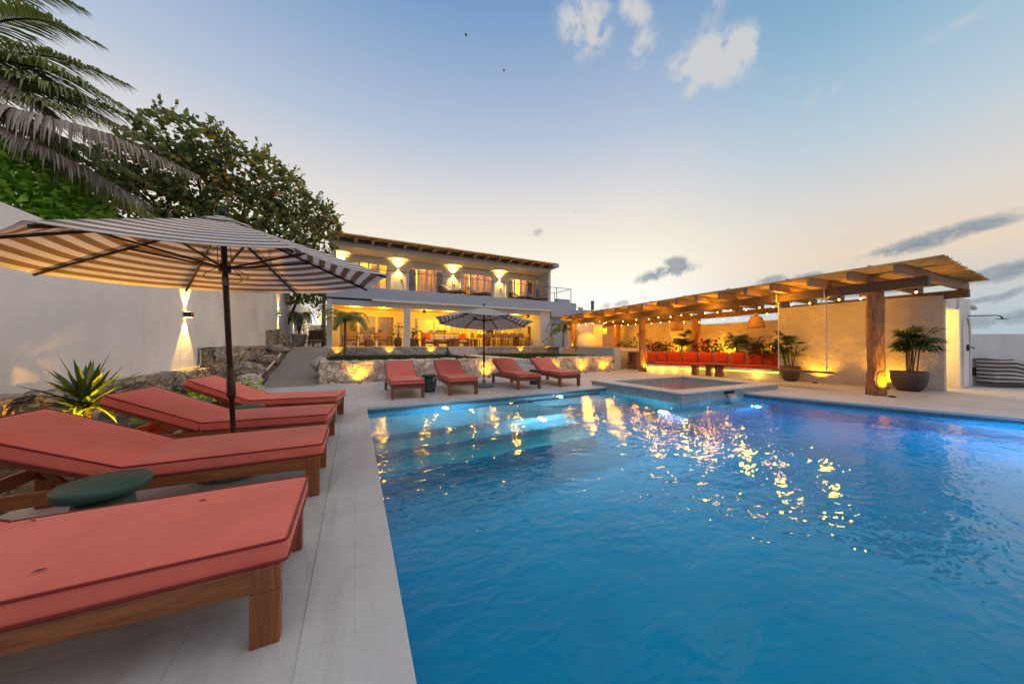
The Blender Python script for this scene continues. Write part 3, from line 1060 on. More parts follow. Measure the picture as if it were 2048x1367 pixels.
# edge stones and loose rocks on the bank
for i, (x, y, z, r, lb) in enumerate(((-2.55, 10.6, .08, .34, 'flat pale stone at the foot of the path, behind the farthest near lounger'), (-2.75, 11.7, .22, .26, 'pale edging stone left of the path foot, the lower one'),
                                      (-3.0, 12.4, .46, .42, 'dark rough rock half way up the bank by the path'), (-2.8, 14.2, .66, .30, 'brown rock low on the bank beside the conduit'),
                                      (-3.0, 16.6, 1.0, .36, 'brown rock at the top of the bank under the tall stone block'), (-3.1, 9.3, .28, .30, 'grey rock below the first wall lamp'),
                                      (-3.0, 3.2, .1, .3, 'yellow lit rock behind the nearest loungers'))):
    m = MB()
    m.sphere((0, 0, 0), r, 14, 1.2, 1.0, .55)
    m.v = [tuple(Vector(v) * (1 + .35 * mnoise.noise(Vector(v) * 3.5 + Vector((i * 3.1, 0, 0))) + .15 * mnoise.noise(Vector(v) * 9))) for v in m.v]
    tag(m.build('rock', M['rock3'] if i > 1 else M['rock'], smooth=True, loc=(x, y, z)), lb, 'rock')
m = MB()
m.tube([(-2.62, 10.9, .13), (-2.60, 12.0, .26), (-2.58, 13.2, .47), (-2.60, 14.6, .74), (-2.66, 15.4, .86)], .035, 8)
tag(m.build('conduit', M['pot_white'], smooth=True), 'pale conduit pipe lying along the path edge on the rubble bank', 'pipe')

# ------------------------------------------------------------------ white boundary wall on the left
bw = thing('boundary_wall', 'long white rendered boundary wall on a rough stone footing behind the near loungers', 'wall', (-3.7, 8, 0))
m = MB()
m.box(-.22, 0, -14, 10.2, 0.05, 2.86)
m.box(-.221, -.001, 10.2, 12.5, 0.5, 2.95)
m.box(-.222, -.002, 12.5, 24, 0.5, 4.5)
m.build('render', M['stucco'], bw, bevel=.015)
m = MB()
m.tube([(.03, 3.09, .64), (.05, 3.14, .70), (.05, 3.14, 1.02), (.03, 3.13, 1.12)], .018, 6)
m.tube([(.05, 3.10, .63), (.04, 1.6, .62), (.035, -.8, .605)], .016, 6)
m.build('conduit', M['pot_white'], bw, smooth=True)
rock_wall('wall_footing', 'weathered stone footing under the white wall, beside the spiky plant', (-3.42, .5), (-3.42, 11.0), .60, .3, 5, M['rock3'], .30, .12, .0, .05)
rock_wall('wall_footing', 'weathered stone footing stepping up beside the path, below the white wall', (-3.36, 11.05), (-3.36, 18.2), 1.13, .34, 6, M['rock3'], .40, .13, .0, .05)
rock_wall('wall_footing', 'tall rough stone block at the top of the path under the second wall lamp', (-3.22, 18.15), (-3.22, 20.4), 1.78, .5, 7, M['rock3'], .36, .16, .1, .07, h2=1.62)

# ------------------------------------------------------------------ the house
vl = thing('villa', 'two storey white villa with a lit covered terrace and a balcony under a cane eave', 'house', HO, HYAW)
FZH = 1.10


def hp(name, mat, *boxes, parent=vl, bevel=.01):
    m = MB()
    for b in boxes:
        m.box(*b)
    return m.build(name, mat, parent, bevel=bevel)


# ground floor
hp('terrace_floor', M['tile_floor'], (0.0, 14.9, -.97, 7.2, FZH - .06, FZH), bevel=0)
hp('base', M['stucco2'], (0.02, 14.9, -.55, 7.2, 0.3, FZH - .063), bevel=0)
hp('side_wall', M['stucco4'], (0.0, .26, .02, 7.0, FZH, 3.70))
hp('column', M['stucco4'], (4.02, 4.36, .03, .33, FZH, 3.40))
hp('side_wall', M['stucco4'], (13.63, 14.49, .02, 7.0, FZH, 3.70))
hp('lintel', M['stucco2'], (.261, 13.629, .035, .30, 3.405, 3.70))
hp('balcony_slab', M['stucco2'], (-.02, 14.55, -.06, 1.6, 3.80, 4.45), (14.551, 16.55, -.05, 3.4, 3.3, 4.448))
hp('awning_cassette', M['stucco3'], (2.22, 14.47, -.16, .02, 3.69, 3.795))
hp('terrace_ceiling', M['interior'], (.262, 13.628, .301, 3.0, 3.50, 3.60), bevel=0)
hp('wing_wall', M['stucco4'], (14.491, 16.5, .35, 3.2, FZH, 3.30))
hp('stepped_planter', M['stucco2'], (13.55, 14.4, -.55, -.02, FZH, 1.3), (13.85, 14.4, -.551, -.021, 1.3, 1.52), (14.12, 14.4, -.552, -.022, 1.52, 1.8))
for s_ in (5.15, 12.6):
    hp('speaker', M['black_metal'], (s_, s_ + .16, .12, .28, 3.18, 3.38))
# back of the terrace: wall with sliding doors, and the room behind
hp('back_wall', M['interior'], (.262, .5, 3.0, 3.12, FZH, 3.5), (3.9, 5.1, 3.0, 3.12, FZH, 3.5), (.5, 3.9, 3.001, 3.119, 3.15, 3.5), (5.1, 13.0, 3.001, 3.119, 3.15, 3.5), (13.0, 13.628, 3.0, 3.12, FZH, 3.5), bevel=0)
hp('room_wall', M['interior'], (.262, 13.628, 6.5, 6.6, FZH, 3.5), (4.6, 4.7, 3.121, 6.5, FZH, 3.5), (8.4, 8.5, 5.2, 6.5, FZH, 3.5), bevel=0)
hp('room_ceiling', M['interior'], (.262, 13.628, 3.121, 6.5, 3.30, 3.42), bevel=0)


def opening(s0, s1, z0, z1, v, npan, frame, parent, name='sliding_door', w=.09, curt=None, glass=True):
    t = bpy.data.objects.new(name, None)
    COL.objects.link(t)
    t.parent = parent
    t.location = (s0, v, z0)
    L, Hh = s1 - s0, z1 - z0
    m = MB()
    m.box(0, L, -.04, .06, Hh - w, Hh)
    m.box(0, L, -.04, .06, 0, .05)
    m.box(0, w, -.041, .061, .05, Hh - w)
    m.box(L - w, L, -.041, .061, .05, Hh - w)
    pw = (L - 2 * w) / npan
    for i in range(1, npan):
        m.box(w + pw * i - .06, w + pw * i + .06, -.03, .05, .05, Hh - w)
    m.build('frame', frame, t, bevel=.006)
    if glass:
        for i in range(npan):
            q = MB()
            q.box(w + pw * i + (.06 if i else 0), w + pw * (i + 1) - (.06 if i < npan - 1 else 0), .006, .014, .05, Hh - w)
            q.build('pane', M['glass'], t)
    for (a, b, mt) in curt or []:
        q = MB()
        nn = max(8, int((b - a) * L / .035))
        q.grid(lambda u, v_: (a * L + (b - a) * L * u, .16 + .03 * math.sin(u * nn * .9), .03 + (Hh - .12) * v_), nn, 1)
        k0 = len(q.v)
        q.add([(x, y + .012, z) for x, y, z in q.v], [tuple(reversed(f)) for f in q.f[:]])
        q.build('curtain', mt, t, smooth=True)
    return t


opening(.5, 3.9, FZH, 3.15, 3.03, 3, M['white_frame'], vl, curt=[(.03, .24, M['curtain']), (.76, .97, M['curtain'])])
opening(5.1, 8.0, FZH, 3.15, 3.03, 2, M['white_frame'], vl, curt=[(.03, .12, M['curtain'])])
opening(8.0, 10.4, FZH, 3.15, 3.03, 2, M['white_frame'], vl)
opening(10.4, 13.0, FZH, 3.15, 3.03, 3, M['white_frame'], vl)

# upper floor
BZ = 4.452
hp('end_wall', M['stucco4'], (.17, .42, .10, 5.0, BZ, 6.70))
hp('end_wall', M['stucco4'], (14.36, 14.60, .10, 5.0, BZ, 6.70))
hp('upper_wall', M['siding'], (.421, 14.359, 1.75, 1.9, BZ, 6.70), bevel=0)
hp('soffit', M['stucco3'], (.421, 14.359, .12, 1.75, 6.66, 6.74), bevel=0)
hp('fascia', M['stucco4'], (.165, 14.605, .06, .28, 6.69, 6.92))
wins = [(1.02, 3.3, 4), (4.5, 6.9, 4), (8.15, 10.5, 4), (11.7, 14.1, 4)]
cset = [[(.05, .3, M['curtain']), (.55, .8, M['curtain'])], [(.03, .22, M['curtain_d']), (.27, .75, M['curtain']), (.78, .97, M['curtain_d'])],
        [(.03, .25, M['curtain']), (.3, .97, M['curtain'])], [(.04, .26, M['curtain_d']), (.5, .74, M['curtain']), (.77, .97, M['curtain_d'])]]
warmroom = mat_plain('warm_room', (.75, .62, .42), .9, .05)
for i, (a, b, npn) in enumerate(wins):
    o = opening(a, b, BZ, 6.28, 1.66, npn, M['white_frame'], vl, 'window', .10, cset[i])
    hp('room_lining', warmroom, (a, b, 2.9, 2.95, BZ, 6.3), (a - .02, a, 1.91, 2.9, BZ, 6.3), (b, b + .02, 1.91, 2.9, BZ, 6.3), (a, b, 1.91, 2.9, 6.3, 6.33), bevel=0)
    for q0 in (b + .02, a - .14):
        hp('shutter', M['white_frame'], (q0, q0 + .12, 1.56, 1.70, BZ, 6.42))
    c = HO + hu * ((a + b) / 2) + hv * 2.35 + Vector((0, 0, 5.9))
    lamp('POINT', 'room_lamp', c, 150, WARM, .12)
# openings cut in the upper wall: rebuild it as piers between the windows
old = [c for c in kids(vl) if c.name.startswith('upper_wall')][0]
bpy.data.objects.remove(old)
pr = []
xs = [.421] + [q for w_ in wins for q in (w_[0], w_[1])] + [14.359]
for i in range(0, len(xs), 2):
    pr.append((xs[i], xs[i + 1], 1.75, 1.9, BZ, 6.655))
for a, b, _ in wins:
    pr.append((a, b, 1.751, 1.899, 6.28, 6.655))
hp('upper_wall', M['siding'], *pr, bevel=0)
for s_ in (4.25, 7.75, 11.35, 14.2):
    hp('wall_switch', M['black_metal'], (s_ - .18, s_ - .10, 1.72, 1.749, 5.25, 5.42), bevel=.004)
# eave: rafters carrying cane matting
roof = bpy.data.objects.new('roof', None)
COL.objects.link(roof)
roof.parent = vl
m = MB()
rr = random.Random(3)
for i in range(34):
    v0 = -.72 + i * .05
    z = 7.09 + .03 * math.sin(i * 1.3) + (i * .006)
    pts = []
    x = .0
    while x < 14.8:
        pts.append((x, v0 + rr.gauss(0, .012), z + rr.gauss(0, .012)))
        x += .55
    m.tube(pts, .028 + rr.random() * .012, 5)
m.build('cane_matting', M['cane'], roof, smooth=True)
m = MB()
m.box(.1, 14.62, -.55, 5.2, 7.14, 7.2)
m.build('roof_deck', M['beam_x'], roof)
for i in range(17):
    s_ = .52 + i * .865
    m = MB()
    m.box(s_ - .07, s_ + .07, -.62, .4, 6.88, 7.03)
    m.build('rafter', M['beam_l'], roof, bevel=.008)
m = MB()
m.box(14.3, 14.95, -.5, 5.0, 6.95, 7.22)
m.build('parapet', M['stucco2'], vl, bevel=.02)
hp('parapet', M['stucco2'], (.165, 14.3, .285, 5.0, 6.742, 7.12))
# railing
rl = bpy.data.objects.new('railing', None)
COL.objects.link(rl)
rl.parent = vl
m = MB()
m.tube([(.1, .02, 5.53), (16.45, .02, 5.53)], .022, 6)
m.tube([(16.45, .02, 5.53), (16.45, 2.2, 5.53), (15.1, 2.25, 5.53)], .022, 6)
m.build('rail', M['steel'], rl, smooth=True)
m = MB()
for z in (4.66, 4.83, 5.0, 5.17, 5.34):
    m.tube([(.1, .02, z), (16.45, .02, z)], .004, 4)
m.build('cable', M['steel'], rl)
for s_ in (.3, 1.65, 3.0, 4.3, 5.6, 6.95, 8.3, 9.65, 11.0, 12.4, 13.75, 15.1, 16.45):
    m = MB()
    m.box(s_ - .018, s_ + .018, 0, .04, 4.35, 5.52)
    m.build('post', M['steel'], rl)
m = MB()
m.box(16.43, 16.47, 2.18, 2.22, 4.45, 5.52)
m.build('post', M['steel'], rl)
# stepped parapet of the outside stair, right of the house
m = MB()
for i, (a, b, z) in enumerate(((14.62, 15.7, 4.74), (15.7, 17.05, 4.86), (17.05, 17.7, 4.60), (17.7, 18.4, 4.30), (18.4, 20.8, 4.1))):
    m.box(a, b, 3.401 + i * .002, 3.7 - i * .002, 1.0, z) if a < 15 else m.box(a, b, .9 + i * .002, 1.2 - i * .002, 1.0 if a > 16.6 else 4.45, z)
sp_ = m.build('stair_parapet', M['stucco2'], vl, bevel=.012)
m = MB()
m.lathe([(.11, 0), (.11, .55), (.13, .55), (.13, .62), (.05, .66)], (0, 0, 0), 12)
tag(m.build('chimney_pipe', M['steel'], smooth=False, loc=at(1185, 620, 22.5)), 'grey metal chimney pipe poking up behind the pergola roof beside the stair parapet', 'chimney')


def warm_disc(parent, x, y, z, r=.05):
    m = MB()
    m.lathe([(r, 0), (r, -.012), (r * .3, -.014)], (x, y, z), 12)
    return m.build('downlight', M['warm_lens'], parent, smooth=True)


for s_, v_ in ((1.4, 1.6), (3.0, 1.6), (5.6, 1.6), (7.2, 1.6), (8.9, 1.6), (10.6, 1.6), (12.4, 1.6)):
    warm_disc(vl, s_, v_, 3.499)
    p = HO + hu * s_ + hv * v_ + Vector((0, 0, 3.38))
    lamp('POINT', 'terrace_lamp', p, 74, WARM, .12)
for s_, v_ in ((2.2, 4.8), (6.3, 4.6), (7.6, 5.6), (9.9, 4.8), (12.0, 4.8)):
    warm_disc(vl, s_, v_, 3.299, .045)
    p = HO + hu * s_ + hv * v_ + Vector((0, 0, 3.15))
    lamp('POINT', 'room_lamp', p, 130, WARM, .12)
# wall lamps of the upper floor, shining up and down


def updown(loc, nrm, label, group, eu, ed, col=WARM2, s=1.0, cone=(70, 70)):
    """a small square wall lamp with a light above and below; nrm points away from the wall"""
    nrm = Vector((nrm[0], nrm[1], 0))
    t = thing('wall_lamp', label, 'wall lamp', loc, math.atan2(nrm[1], nrm[0]), group)
    m = MB()
    m.box(-.005, .10 * s, -.055 * s, .055 * s, -.045 * s, .045 * s)
    m.build('housing', M['dark_metal'], t, bevel=.004)
    for sg in (1, -1):
        q = MB()
        q.box(.012, .088 * s, -.043 * s, .043 * s, sg * .046 * s - .002, sg * .046 * s + .002)
        q.build('lens', M['warm_lens'], t)
        p = Vector(loc) + Vector(nrm) * (.055 * s) + Vector((0, 0, sg * .062 * s))
        e = eu if sg > 0 else ed
        if e:
            lamp('SPOT', 'wall_lamp_light', p, e, col, .008, p + Vector((0, 0, sg)) - Vector(nrm) * .10, cone[0 if sg > 0 else 1], .22 if s > 1.32 else .8)
    return t


for s_, lb in ((.62, 'warm wall lamp under the eave in the corner nearest the sea grape tree'), (3.90, 'warm up and down wall lamp on the balcony wall above the big umbrella tip'),
               (7.52, 'warm up and down wall lamp above the first pair of balcony loungers'), (11.1, 'warm up and down wall lamp above the second pair of balcony loungers'),
               (14.22, 'warm wall lamp in the balcony corner nearest the open sky')):
    updown(HO + hu * s_ + hv * 1.745 + Vector((0, 0, 6.08)), tuple(-hv), lb, 'wall lamps along the balcony', 230, 150, WARM2, 1.3, (122, 116))

# ---- balcony loungers
def balcony_lounger(label, s_, v_):
    t = thing('balcony_lounger', label, 'sun lounger', HO + hu * s_ + hv * v_ + Vector((0, 0, BZ)), HYAW - R(8), 'grey loungers on the balcony')
    return t


first = None
for lb, s_ in (('grey cushioned wooden lounger on the balcony, first from the umbrella', 7.15), ('grey cushioned wooden lounger on the balcony, second from the umbrella, by the cream window', 9.0),
               ('grey cushioned wooden lounger on the balcony, third from the umbrella', 12.4), ('grey cushioned wooden lounger at the open end of the balcony', 13.9)):
    p = HO + hu * (s_ + .1) + hv * .95 + Vector((0, 0, BZ))
    if first is None:
        first = thing('balcony_lounger', lb, 'sun lounger', p, HYAW - R(48), 'grey loungers on the balcony')
        m = MB()
        m.box(-.85, .85, -.32, -.26, .2, .29)
        m.box(-.85, .85, .26, .32, .2, .29)
        m.box(.79, .85, -.26, .26, .2, .29)
        m.build('frame', M['teak'], first, bevel=.006)
        for x in (-.7, .78):
            for y in (-.29, .29):
                q = MB()
                q.box(x - .035, x + .035, y - .035, y + .035, 0, .2)
                q.build('leg', M['teak_z'], first)
        q = MB()
        q.box(-.15, .86, -.3, .3, .292, .37)
        q.build('seat_cushion', M['grey_cush'], first, bevel=.03)
        q = MB()
        q.beam((-.15, 0, .33), (-.78, 0, .80), .6, .08)
        q.build('back_cushion', M['grey_cush'], first, bevel=.03)
        q = MB()
        q.beam((-.15, 0, .275), (-.76, 0, .73), .50, .03)
        q.build('back_frame', M['grey_cush'], first)
    else:
        o = copy_tree(first)
        o['label'] = lb
        o.location = p

# ---- terrace furniture
def sling_chair(label, s_, v_, rz):
    t = thing('lounge_chair', label, 'chair', HO + hu * s_ + hv * v_ + Vector((0, 0, FZH)), HYAW + rz, 'sling lounge chairs on the terrace')
    return t


lc = None
for lb, s_, v_, rz in (('wooden lounge chair with tan sling, behind the trunk of the small palm', 1.2, .95, R(-14)), ('wooden lounge chair with tan sling between the clay stool and the tall pot', 2.95, .95, R(14))):
    p = HO + hu * s_ + hv * v_ + Vector((0, 0, FZH))
    if lc is None:
        lc = thing('lounge_chair', lb, 'chair', p, HYAW + rz, 'sling lounge chairs on the terrace')
        q = MB()
        q.add([(-.32, -.36, .40), (.32, -.36, .40), (.32, .25, .33), (-.32, .25, .33), (-.32, -.36, .43), (.32, -.36, .43), (.32, .25, .36), (-.32, .25, .36)], [(0, 3, 2, 1), (4, 5, 6, 7), (0, 1, 5, 4), (1, 2, 6, 5), (2, 3, 7, 6), (3, 0, 4, 7)])
        q.build('seat', M['sling'], lc, bevel=.01)
        q = MB()
        q.beam((0, .24, .36), (0, .52, .86), .64, .04, (0, 1, 0))
        q.build('backrest', M['sling'], lc, bevel=.01)
        for x in (-.37, .37):
            q = MB()
            q.beam((x, -.40, .60), (x, .45, .55), .06, .035)
            q.build('armrest', M['teak_y'], lc, bevel=.006)
            q = MB()
            q.beam((x, -.42, 0), (x, -.30, .60), .04, .05, (0, 1, 0))
            q.build('leg', M['teak_z'], lc)
            q = MB()
            q.beam((x, .42, 0), (x, .30, .55), .04, .05, (0, 1, 0))
            q.build('leg', M['teak_z'], lc)
        q = MB()
        q.box(-.37, .37, -.38, -.33, .36, .40)
        q.build('rail', M['teak'], lc)
    else:
        o = copy_tree(lc)
        o['label'] = lb
        o.location = p
        o.rotation_euler.z = HYAW + rz
m = MB()
m.lathe([(.20, 0), (.22, .03), (.245, .40), (.23, .42), (.0001, .42)], n=20)
tag(m.build('clay_stool', mat_wood('stump', (.25, .10, .035), 2, .6), smooth=False, loc=HO + hu * 2.12 + hv * .75 + Vector((0, 0, FZH))), 'red brown round stool between the two lounge chairs', 'stool')


def leafy_pot(label, loc, r, h, seed, leaves=16, ll=.42):
    t = thing('potted_plant', label, 'potted plant', loc, 0, 'leafy plants in tall clay pots')
    q = MB()
    q.lathe([(r * .72, 0), (r, h * .35), (r * 1.02, h * .6), (r * .82, h), (r * .74, h), (r * .7, h * .93), (.0001, h * .92)], n=20)
    q.build('pot', M['pot_brown'], t, smooth=True)
    rr_ = random.Random(seed)
    f, stm = MB(), MB()
    for i in range(leaves):
        a = rr_.uniform(0, 6.28)
        rr2 = rr_.uniform(.05, .36)
        top = Vector((math.cos(a) * rr2, math.sin(a) * rr2, h + rr_.uniform(.15, .85)))
        stm.tube([(0, 0, h * .9), (top.x * .4, top.y * .4, h + (top.z - h) * .6), top], .009, 5)
        d = Vector((math.cos(a), math.sin(a), rr_.uniform(-.4, .7)))
        f.leaf(top, d, (0, 0, 1), ll * rr_.uniform(.7, 1.1), ll * .52, rr_.random(), .15, .4)
    f.build('foliage', M['lady'], t)
    stm.build('stem', M['spike'], t)
    return t


leafy_pot('large leafy plant in a tall brown pot on the chair side of the terrace column', HO + hu * 3.78 + hv * .9 + Vector((0, 0, FZH)), .24, .56, 11)
leafy_pot('large leafy plant in a tall brown pot on the sofa side of the terrace column', HO + hu * 4.72 + hv * 1.1 + Vector((0, 0, FZH)), .24, .54, 12)
m = MB()
m.lathe([(.12, 0), (.16, .02), (.15, .05), (.0001, .06)], n=14)
tag(m.build('bowl', M['pot_brown'], smooth=True, loc=HO + hu * .72 + hv * .45 + Vector((0, 0, FZH))), 'small dark bowl on the terrace floor by the house corner', 'bowl')
# outdoor sofa
sf = thing('outdoor_sofa', 'long wooden outdoor sofa with cream back cushions under the terrace', 'sofa', HO + hu * 7.0 + hv * 1.75 + Vector((0, 0, FZH)), HYAW)
q = MB()
q.box(-1.55, 1.55, -.45, .42, .18, .28)
q.build('base', M['teak'], sf, bevel=.01)
q = MB()
q.box(-1.5, 1.5, -.46, .25, .285, .43)
q.build('seat_cushion', M['cream'], sf, bevel=.04)
q = MB()
q.box(-1.55, 1.55, .36, .43, .28, .92)
q.build('backrest', M['teak'], sf, bevel=.01)
for i in range(4):
    q = MB()
    q.box(-1.48 + i * .74, -.78 + i * .74, .14, .33, .435, .84)
    q.build('back_cushion', M['cream'], sf, bevel=.06)
for x in (-1.5, 1.5):
    q = MB()
    q.box(x - .06, x + .06, -.45, .42, 0, .55)
    q.build('arm', M['teak_z'], sf, bevel=.01)
for x, rzz, lb in ((-1.22, .3, 'orange red cushion on the sofa end nearest the potted plant'), (1.22, -.3, 'orange red cushion on the sofa end nearest the armchairs')):
    q = MB()
    q.box(-.24, .24, -.09, .09, 0, .42)
    o = q.build('cushion', mat_fabric('coral', (.78, .13, .03)) if 'coral' not in bpy.data.materials else bpy.data.materials['coral'], bevel=.08, seg=3)
    o.location = HO + hu * (7.0 + x) + hv * 1.72 + Vector((0, 0, FZH + .44))
    o.rotation_euler = (R(-14), 0, HYAW + rzz)
    tag(o, lb, 'cushion', 'orange cushions on the outdoor sofa')


def low_table(name, label, s_, v_, L, W, h, legs, mat=None, group=None):
    t = thing(name, label, 'table', HO + hu * s_ + hv * v_ + Vector((0, 0, FZH)), HYAW, group)
    q = MB()
    q.box(-L / 2, L / 2, -W / 2, W / 2, h - .06, h)
    q.build('top', M['teak'], t, bevel=.008)
    for x, y, a, b in legs:
        q = MB()
        q.box(x - a, x + a, y - b, y + b, 0, h - .06)
        q.build('leg', M['teak_z'], t, bevel=.006)
    return t


low_table('coffee_table', 'lower slab legged wooden coffee table in front of the sofa', 6.55, .75, 1.2, .6, .45, [(-.42, 0, .10, .26), (.42, 0, .10, .26)], group='coffee tables before the sofa')
low_table('coffee_table', 'taller slab legged wooden coffee table in front of the sofa', 7.45, .95, .8, .55, .52, [(0, 0, .22, .22)], group='coffee tables before the sofa')
low_table('side_table', 'small wooden side table beside the potted plant and the sofa', 5.15, .95, .42, .42, .48, [(-.16, -.16, .03, .03), (.16, -.16, .03, .03), (-.16, .16, .03, .03), (.16, .16, .03, .03)])
low_table('side_table', 'boxy wooden side table at the sofa end nearest the dining chairs', 8.75, 1.0, .42, .42, .50, [(-.15, 0, .05, .2), (.15, 0, .05, .2)])
# dining table and chairs
dt = low_table('dining_table', 'long dark wooden dining table on the lit terrace, ringed by chairs', 11.3, 1.7, 3.5, 1.0, .78, [(-1.2, 0, .10, .35), (1.2, 0, .10, .35)])
dc = None


def dining_chair():
    t = thing('dining_chair', 'x', 'chair')
    q = MB()
    q.box(-.23, .23, -.22, .22, .43, .47)
    q.build('seat', M['sling'], t, bevel=.008)
    q = MB()
    q.beam((0, -.21, .62), (0, -.27, .94), .46, .03, (0, 1, 0))
    q.build('backrest', M['sling'], t, bevel=.008)
    for x in (-.22, .22):
        q = MB()
        q.beam((x, -.20, 0), (x, -.27, .95), .035, .04, (0, 1, 0))
        q.build('leg', M['teak_z'], t)
        q = MB()
        q.beam((x, .20, 0), (x, .20, .44), .035, .04, (0, 1, 0))
        q.build('leg', M['teak_z'], t)
    q = MB()
    q.box(-.22, .22, -.02, .02, .16, .19)
    q.box(-.24, -.20, -.2, .2, .62, .65)
    q.box(.20, .24, -.2, .2, .62, .65)
    q.build('stretcher', M['teak'], t)
    return t


places = [(9.85 + i * .62, .95, 0, f'dining chair with its tan back to the pool, {w} from the umbrella pole') for i, w in enumerate(('first', 'second', 'third', 'fourth', 'fifth'))]
places += [(9.95 + i * .66, 2.45, PI, f'dining chair on the house side of the long table, {w} from the sofa') for i, w in enumerate(('first', 'second', 'third', 'fourth', 'fifth'))]
places += [(9.2, 1.7, -PI / 2, 'dining chair at the table end nearest the sofa'), (13.3, 1.7, PI / 2, 'dining chair at the table end nearest the white side wall')]
for s_, v_, rz, lb in places:
    if dc is None:
        dc = dining_chair()
        o = dc
    else:
        o = copy_tree(dc)
    o['label'] = lb
    o['group'] = 'chairs around the dining table'
    o.location = HO + hu * s_ + hv * v_ + Vector((0, 0, FZH))
    o.rotation_euler.z = HYAW + rz
# things seen through the sliding doors
ind = thing('indoor_sofa', 'cream indoor sofa seen through the glass behind the lounge chairs', 'sofa', HO + hu * 2.3 + hv * 4.6 + Vector((0, 0, FZH)), HYAW)
for nm, bx, mt, bv in (('base', (-1.15, 1.15, -.45, .4, .08, .26), M['curtain_d'], .02), ('seat_cushion', (-1.12, 1.12, -.46, .15, .265, .45), M['cream'], .05), ('backrest', (-1.15, 1.15, .16, .4, .265, .8), M['cream'], .06)):
    q = MB()
    q.box(*bx)
    q.build(nm, mt, ind, bevel=bv)
for i in range(3):
    q = MB()
    q.box(-.95 + i * .68, -.5 + i * .68, -.02, .13, .455, .82)
    q.build('back_cushion', M['sling'], ind, bevel=.06)
q = MB()
q.box(-1.35, 1.35, -.04, .04, 0, 1.42)
tag(q.build('panel_screen', M['headboard'], bevel=.01, loc=HO + hu * 2.35 + hv * 5.4 + Vector((0, 0, FZH)), rz=HYAW), 'grey brown panel standing behind the indoor sofa', 'panel')


def pendant(label, loc, r, h, mat, cord, group=None, name='pendant_lamp'):
    t = thing(name, label, 'pendant lamp', loc, 0, group)
    q = MB()
    q.lathe([(r, 0), (r * .94, h * .12), (r * .80, h * .55), (r * .66, h * .78), (r * .30, h * .90), (r * .22, h * .98), (r * .22, h * 1.06), (r * .26, h * 1.12)], n=24)
    n0 = len(q.v)
    q.add([(x * .96, y * .96, z) for x, y, z in q.v[:n0]], [tuple(reversed(f)) for f in q.f[:]])
    q.build('shade', mat, t, smooth=True)
    q = MB()
    q.tube([(0, 0, h * 1.1), (0, 0, cord)], .006, 5)
    q.build('cord', M['black_metal'], t)
    return t


pendant('cream bell shaped lamp hanging in the room behind the lounge chairs', HO + hu * 3.05 + hv * 4.4 + Vector((0, 0, 2.25)), .22, .42, M['cream'], 1.05)
q = MB()
q.box(-.03, .03, -.18, .18, 0, .9)
t = tag(q.build('wall_relief', mat_wood('carved', (.10, .045, .02), 2, .7), bevel=.02, loc=HO + hu * 13.60 + hv * 1.6 + Vector((0, 0, 1.75)), rz=HYAW), 'dark carved hanging on the yellow lit side wall beyond the dining table', 'wall hanging')
sh = thing('wall_shelf', 'thin black wall shelf with round ornaments behind the outdoor sofa', 'shelf', HO + hu * 7.9 + hv * 6.4 + Vector((0, 0, 2.0)), HYAW)
for z in (0, .36):
    q = MB()
    q.box(-.9, .9, -.12, .09, z, z + .03)
    q.build('board', M['black_metal'], sh)
for x, z in ((-.5, .03), (.2, .03), (.55, .39), (-.1, .39)):
    q = MB()
    q.sphere((x, 0, z + .09), .09, 8)
    q.build('ornament', M['cream'], sh, smooth=True)
kc = thing('kitchen_counter', 'pale kitchen counter with dark backsplash seen behind the dining chairs', 'kitchen', HO + hu * 11.2 + hv * 5.9 + Vector((0, 0, FZH)), HYAW)
for nm, bx, mt in (('cabinet', (-1.9, 1.9, -.3, .55, 0, .9), M['cream']), ('worktop', (-1.95, 1.95, -.34, .55, .903, .95), M['white_frame']), ('hob_hood', (.8, 1.6, .1, .55, 1.2, 1.5), M['black_metal'])):
    q = MB()
    q.box(*bx)
    q.build(nm, mt, kc, bevel=.01)

# ------------------------------------------------------------------ pool loungers


def cushion(x0, x1, y0, y1, t, seed, puff=.012):
    """an upholstered slab, z from 0 to t, with softly puffed top"""
    m = MB()
    nu, nv = 14, 8
    n0 = nu + 1

    def top(u, v):
        x, y = x0 + (x1 - x0) * u, y0 + (y1 - y0) * v
        e = (1 - abs(2 * u - 1) ** 6) * (1 - abs(2 * v - 1) ** 6)
        return (x, y, t + puff * e + .005 * mnoise.noise(Vector((x * 4 + seed, y * 4, 0))) * e)
    m.grid(top, nu, nv)
    m.grid(lambda u, v: (x0 + (x1 - x0) * u, y1 - (y1 - y0) * v, 0), nu, nv)
    k = n0 * (nv + 1)
    loop_t = [i for i in range(n0)] + [n0 * j + nu for j in range(1, nv + 1)] + [n0 * nv + i for i in range(nu - 1, -1, -1)] + [n0 * j for j in range(nv - 1, 0, -1)]

    def bot(i):
        j, c = divmod(i, n0)
        return k + (nv - j) * n0 + c
    for a in range(len(loop_t)):
        p, q = loop_t[a], loop_t[(a + 1) % len(loop_t)]
        m.f.append((q, p, bot(p), bot(q)))
    return m


def piping(x0, x1, y0, y1, z, r=.0055):
    c = .022
    pts = [(x0 + c, y0, z), (x1 - c, y0, z), (x1 - c * .3, y0 + c * .3, z), (x1, y0 + c, z), (x1, y1 - c, z), (x1 - c * .3, y1 - c * .3, z), (x1 - c, y1, z), (x0 + c, y1, z),
           (x0 + c * .3, y1 - c * .3, z), (x0, y1 - c, z), (x0, y0 + c, z), (x0 + c * .3, y0 + c * .3, z), (x0 + c, y0, z)]
    m = MB()
    m.tube(pts, r, 6)
    return m


